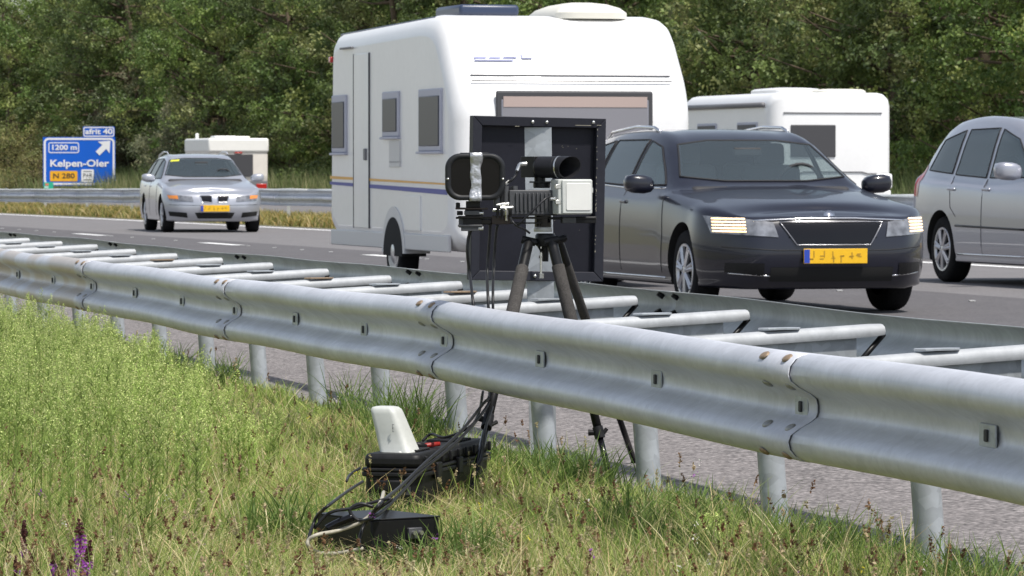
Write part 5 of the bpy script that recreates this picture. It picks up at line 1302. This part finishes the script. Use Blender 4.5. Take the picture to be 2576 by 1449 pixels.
# purple loosestrife and dock at the bottom left
def spike(name, u, vtop, Y, h_, label, cat, kindc, lean=(0, 0), fat=.016, group=None, bare=.25):
    p = W(u, vtop, Y); o = empty(name, (p.x - lean[0], p.y, 0), label=label, cat=cat, group=group); H_ = p.z
    top = np.array([lean[0], lean[1], H_]); st = []
    m_ = MB().tube(crom([Vector((0, 0, 0)), Vector((lean[0] * .35, 0, H_ * .5)), Vector(top)], 5), .003, 6).build('stem', mat('red_stem', (.16, .07, .05), .7), o, smooth=True)
    n = int(520 * h_ / .2); t = rng.uniform(0, 1, n); prf_ = np.minimum(1, (1 - t) * 3 + .25)
    if kindc == 'purple':
        an = rng.uniform(0, 6.28, n); wh = np.round(t * 22) / 22 + rng.normal(size=n) * .006; r_ = fat * prf_ * rng.uniform(.2, 1.1, n)
        zz = H_ - h_ * (1 - wh); f = zz / H_
        ce = np.stack([lean[0] * f ** 2 + np.cos(an) * r_, lean[1] * f + np.sin(an) * r_, zz], 1)
        lowc = np.array([.42, .10, .50]); tipc = np.array([.13, .05, .05]); cc_ = np.where((wh > 1 - bare)[:, None], tipc, lowc)
        sz_ = .013
    else:
        an = rng.uniform(0, 6.28, n); wh = t; r_ = fat * prf_ * rng.uniform(.0, 1.0, n); zz = H_ - h_ * (1 - wh); f = zz / H_
        ce = np.stack([lean[0] * f ** 2 + np.cos(an) * r_, lean[1] * f + np.sin(an) * r_, zz], 1); cc_ = np.tile(np.array([.10, .055, .03] if kindc == 'brown' else [.62, .52, .38]), (n, 1)); sz_ = .008
    V, Fq, C = leaves(ce, np.array([0, 0, .3]), sz_, cc_, .35, rng, aspect=.5)
    link('flower_head', npmesh('flower_head', V, Fq, C, BLADE), o); return o
spike('purple_loosestrife', 198, 1308, 11.9, .24, 'tallest purple loosestrife spike in full flower at the bottom left', 'flower', 'purple', (-.012, 0), .018, bare=.18)
spike('purple_loosestrife', 226, 1362, 11.85, .16, 'purple loosestrife spike just right of the tallest one at the bottom left', 'flower', 'purple', (.012, 0), .012, bare=.35)
spike('purple_loosestrife', 134, 1395, 11.7, .10, 'small purple loosestrife spike left of the tallest one', 'flower', 'purple', (0, 0), .008)
spike('purple_loosestrife', 177, 1410, 11.6, .09, 'short purple loosestrife spike at the very bottom edge, below the tallest', 'flower', 'purple', (0, 0), .009)
spike('purple_loosestrife', 60, 1312, 12.2, .10, 'thin faded purple loosestrife spike near the left edge', 'flower', 'purple', (.0, 0), .008, bare=.8)
spike('purple_loosestrife', 40, 1400, 11.7, .08, 'dull purple loosestrife tip nearest the left bottom corner', 'flower', 'purple', (.0, 0), .006, bare=.7)
spike('dock_stalk', 72, 1385, 11.8, .22, 'dark brown dry seed stalk curving down at the bottom left', 'plant', 'brown', (-.05, 0), .009)
spike('dock_stalk', 165, 1390, 11.75, .20, 'brown dry seed stalk leaning right beside the purple flowers', 'plant', 'brown', (.05, 0), .008)
spike('grass_plume', 53, 1352, 11.75, .12, 'pale cream dry grass plume at the bottom left', 'grass plume', 'cream', (-.035, 0), .006)

# median and far verge grass, reeds at the foot of the wood
def bandxy(n, l0, l1, y0, y1):
    y = rng.uniform(y0, y1, n); l = rng.uniform(l0, l1, n); a = np.array([XD(float(q)) for q in y]); th = np.radians(np.minimum(14 + .04 * y, 21))
    return np.stack([a + l * np.cos(th), y + l * np.sin(th)], 1)
XY = bandxy(60000, 5.95, 8.65, 40, 150); n = len(XY); dry = rng.uniform(0, 1, n) < .62
col = np.where(dry[:, None], pick(np.array([(.46, .33, .11), (.40, .34, .12), (.50, .40, .20)]), n), pick(np.array([(.20, .22, .06), (.16, .19, .05)]), n))
V, Fq, C = blades(XY, rng.uniform(.08, .30, n), rng.uniform(.015, .035, n), rng.uniform(.2, 1.2, n), col, rng, z0=.11)
tag(link('median_grass', npmesh('median_grass', V, Fq, C, BLADE)), kind='stuff', label='dry yellow grass on the median strip under the far guard rail', cat='grass')
XY = bandxy(42000, 21.6, 25.5, 60, 185); n = len(XY)
col = pick(np.array([(.20, .25, .10), (.26, .28, .13), (.34, .32, .17), (.15, .20, .07)]), n)
A_ = blades(XY, rng.uniform(.3, 1.25, n) * (.55 + .6 * patchy(XY, .35, 1)), rng.uniform(.015, .035, n), rng.uniform(.1, .5, n), col, rng, z0=.1)
XY = bandxy(30000, 23, 27, 60, 195); n = len(XY)
B_ = blades(XY, rng.uniform(.3, 1.5, n), rng.uniform(.02, .04, n), rng.uniform(.1, .6, n), pick(np.array([(.12, .17, .06), (.16, .20, .08)]), n), rng, z0=.1)
V, Fq, C = join([A_, B_])
tag(link('reeds', npmesh('reeds', V, Fq, C, BLADE)), kind='stuff', label='pale green reeds and tall grass at the foot of the wood', cat='reeds')
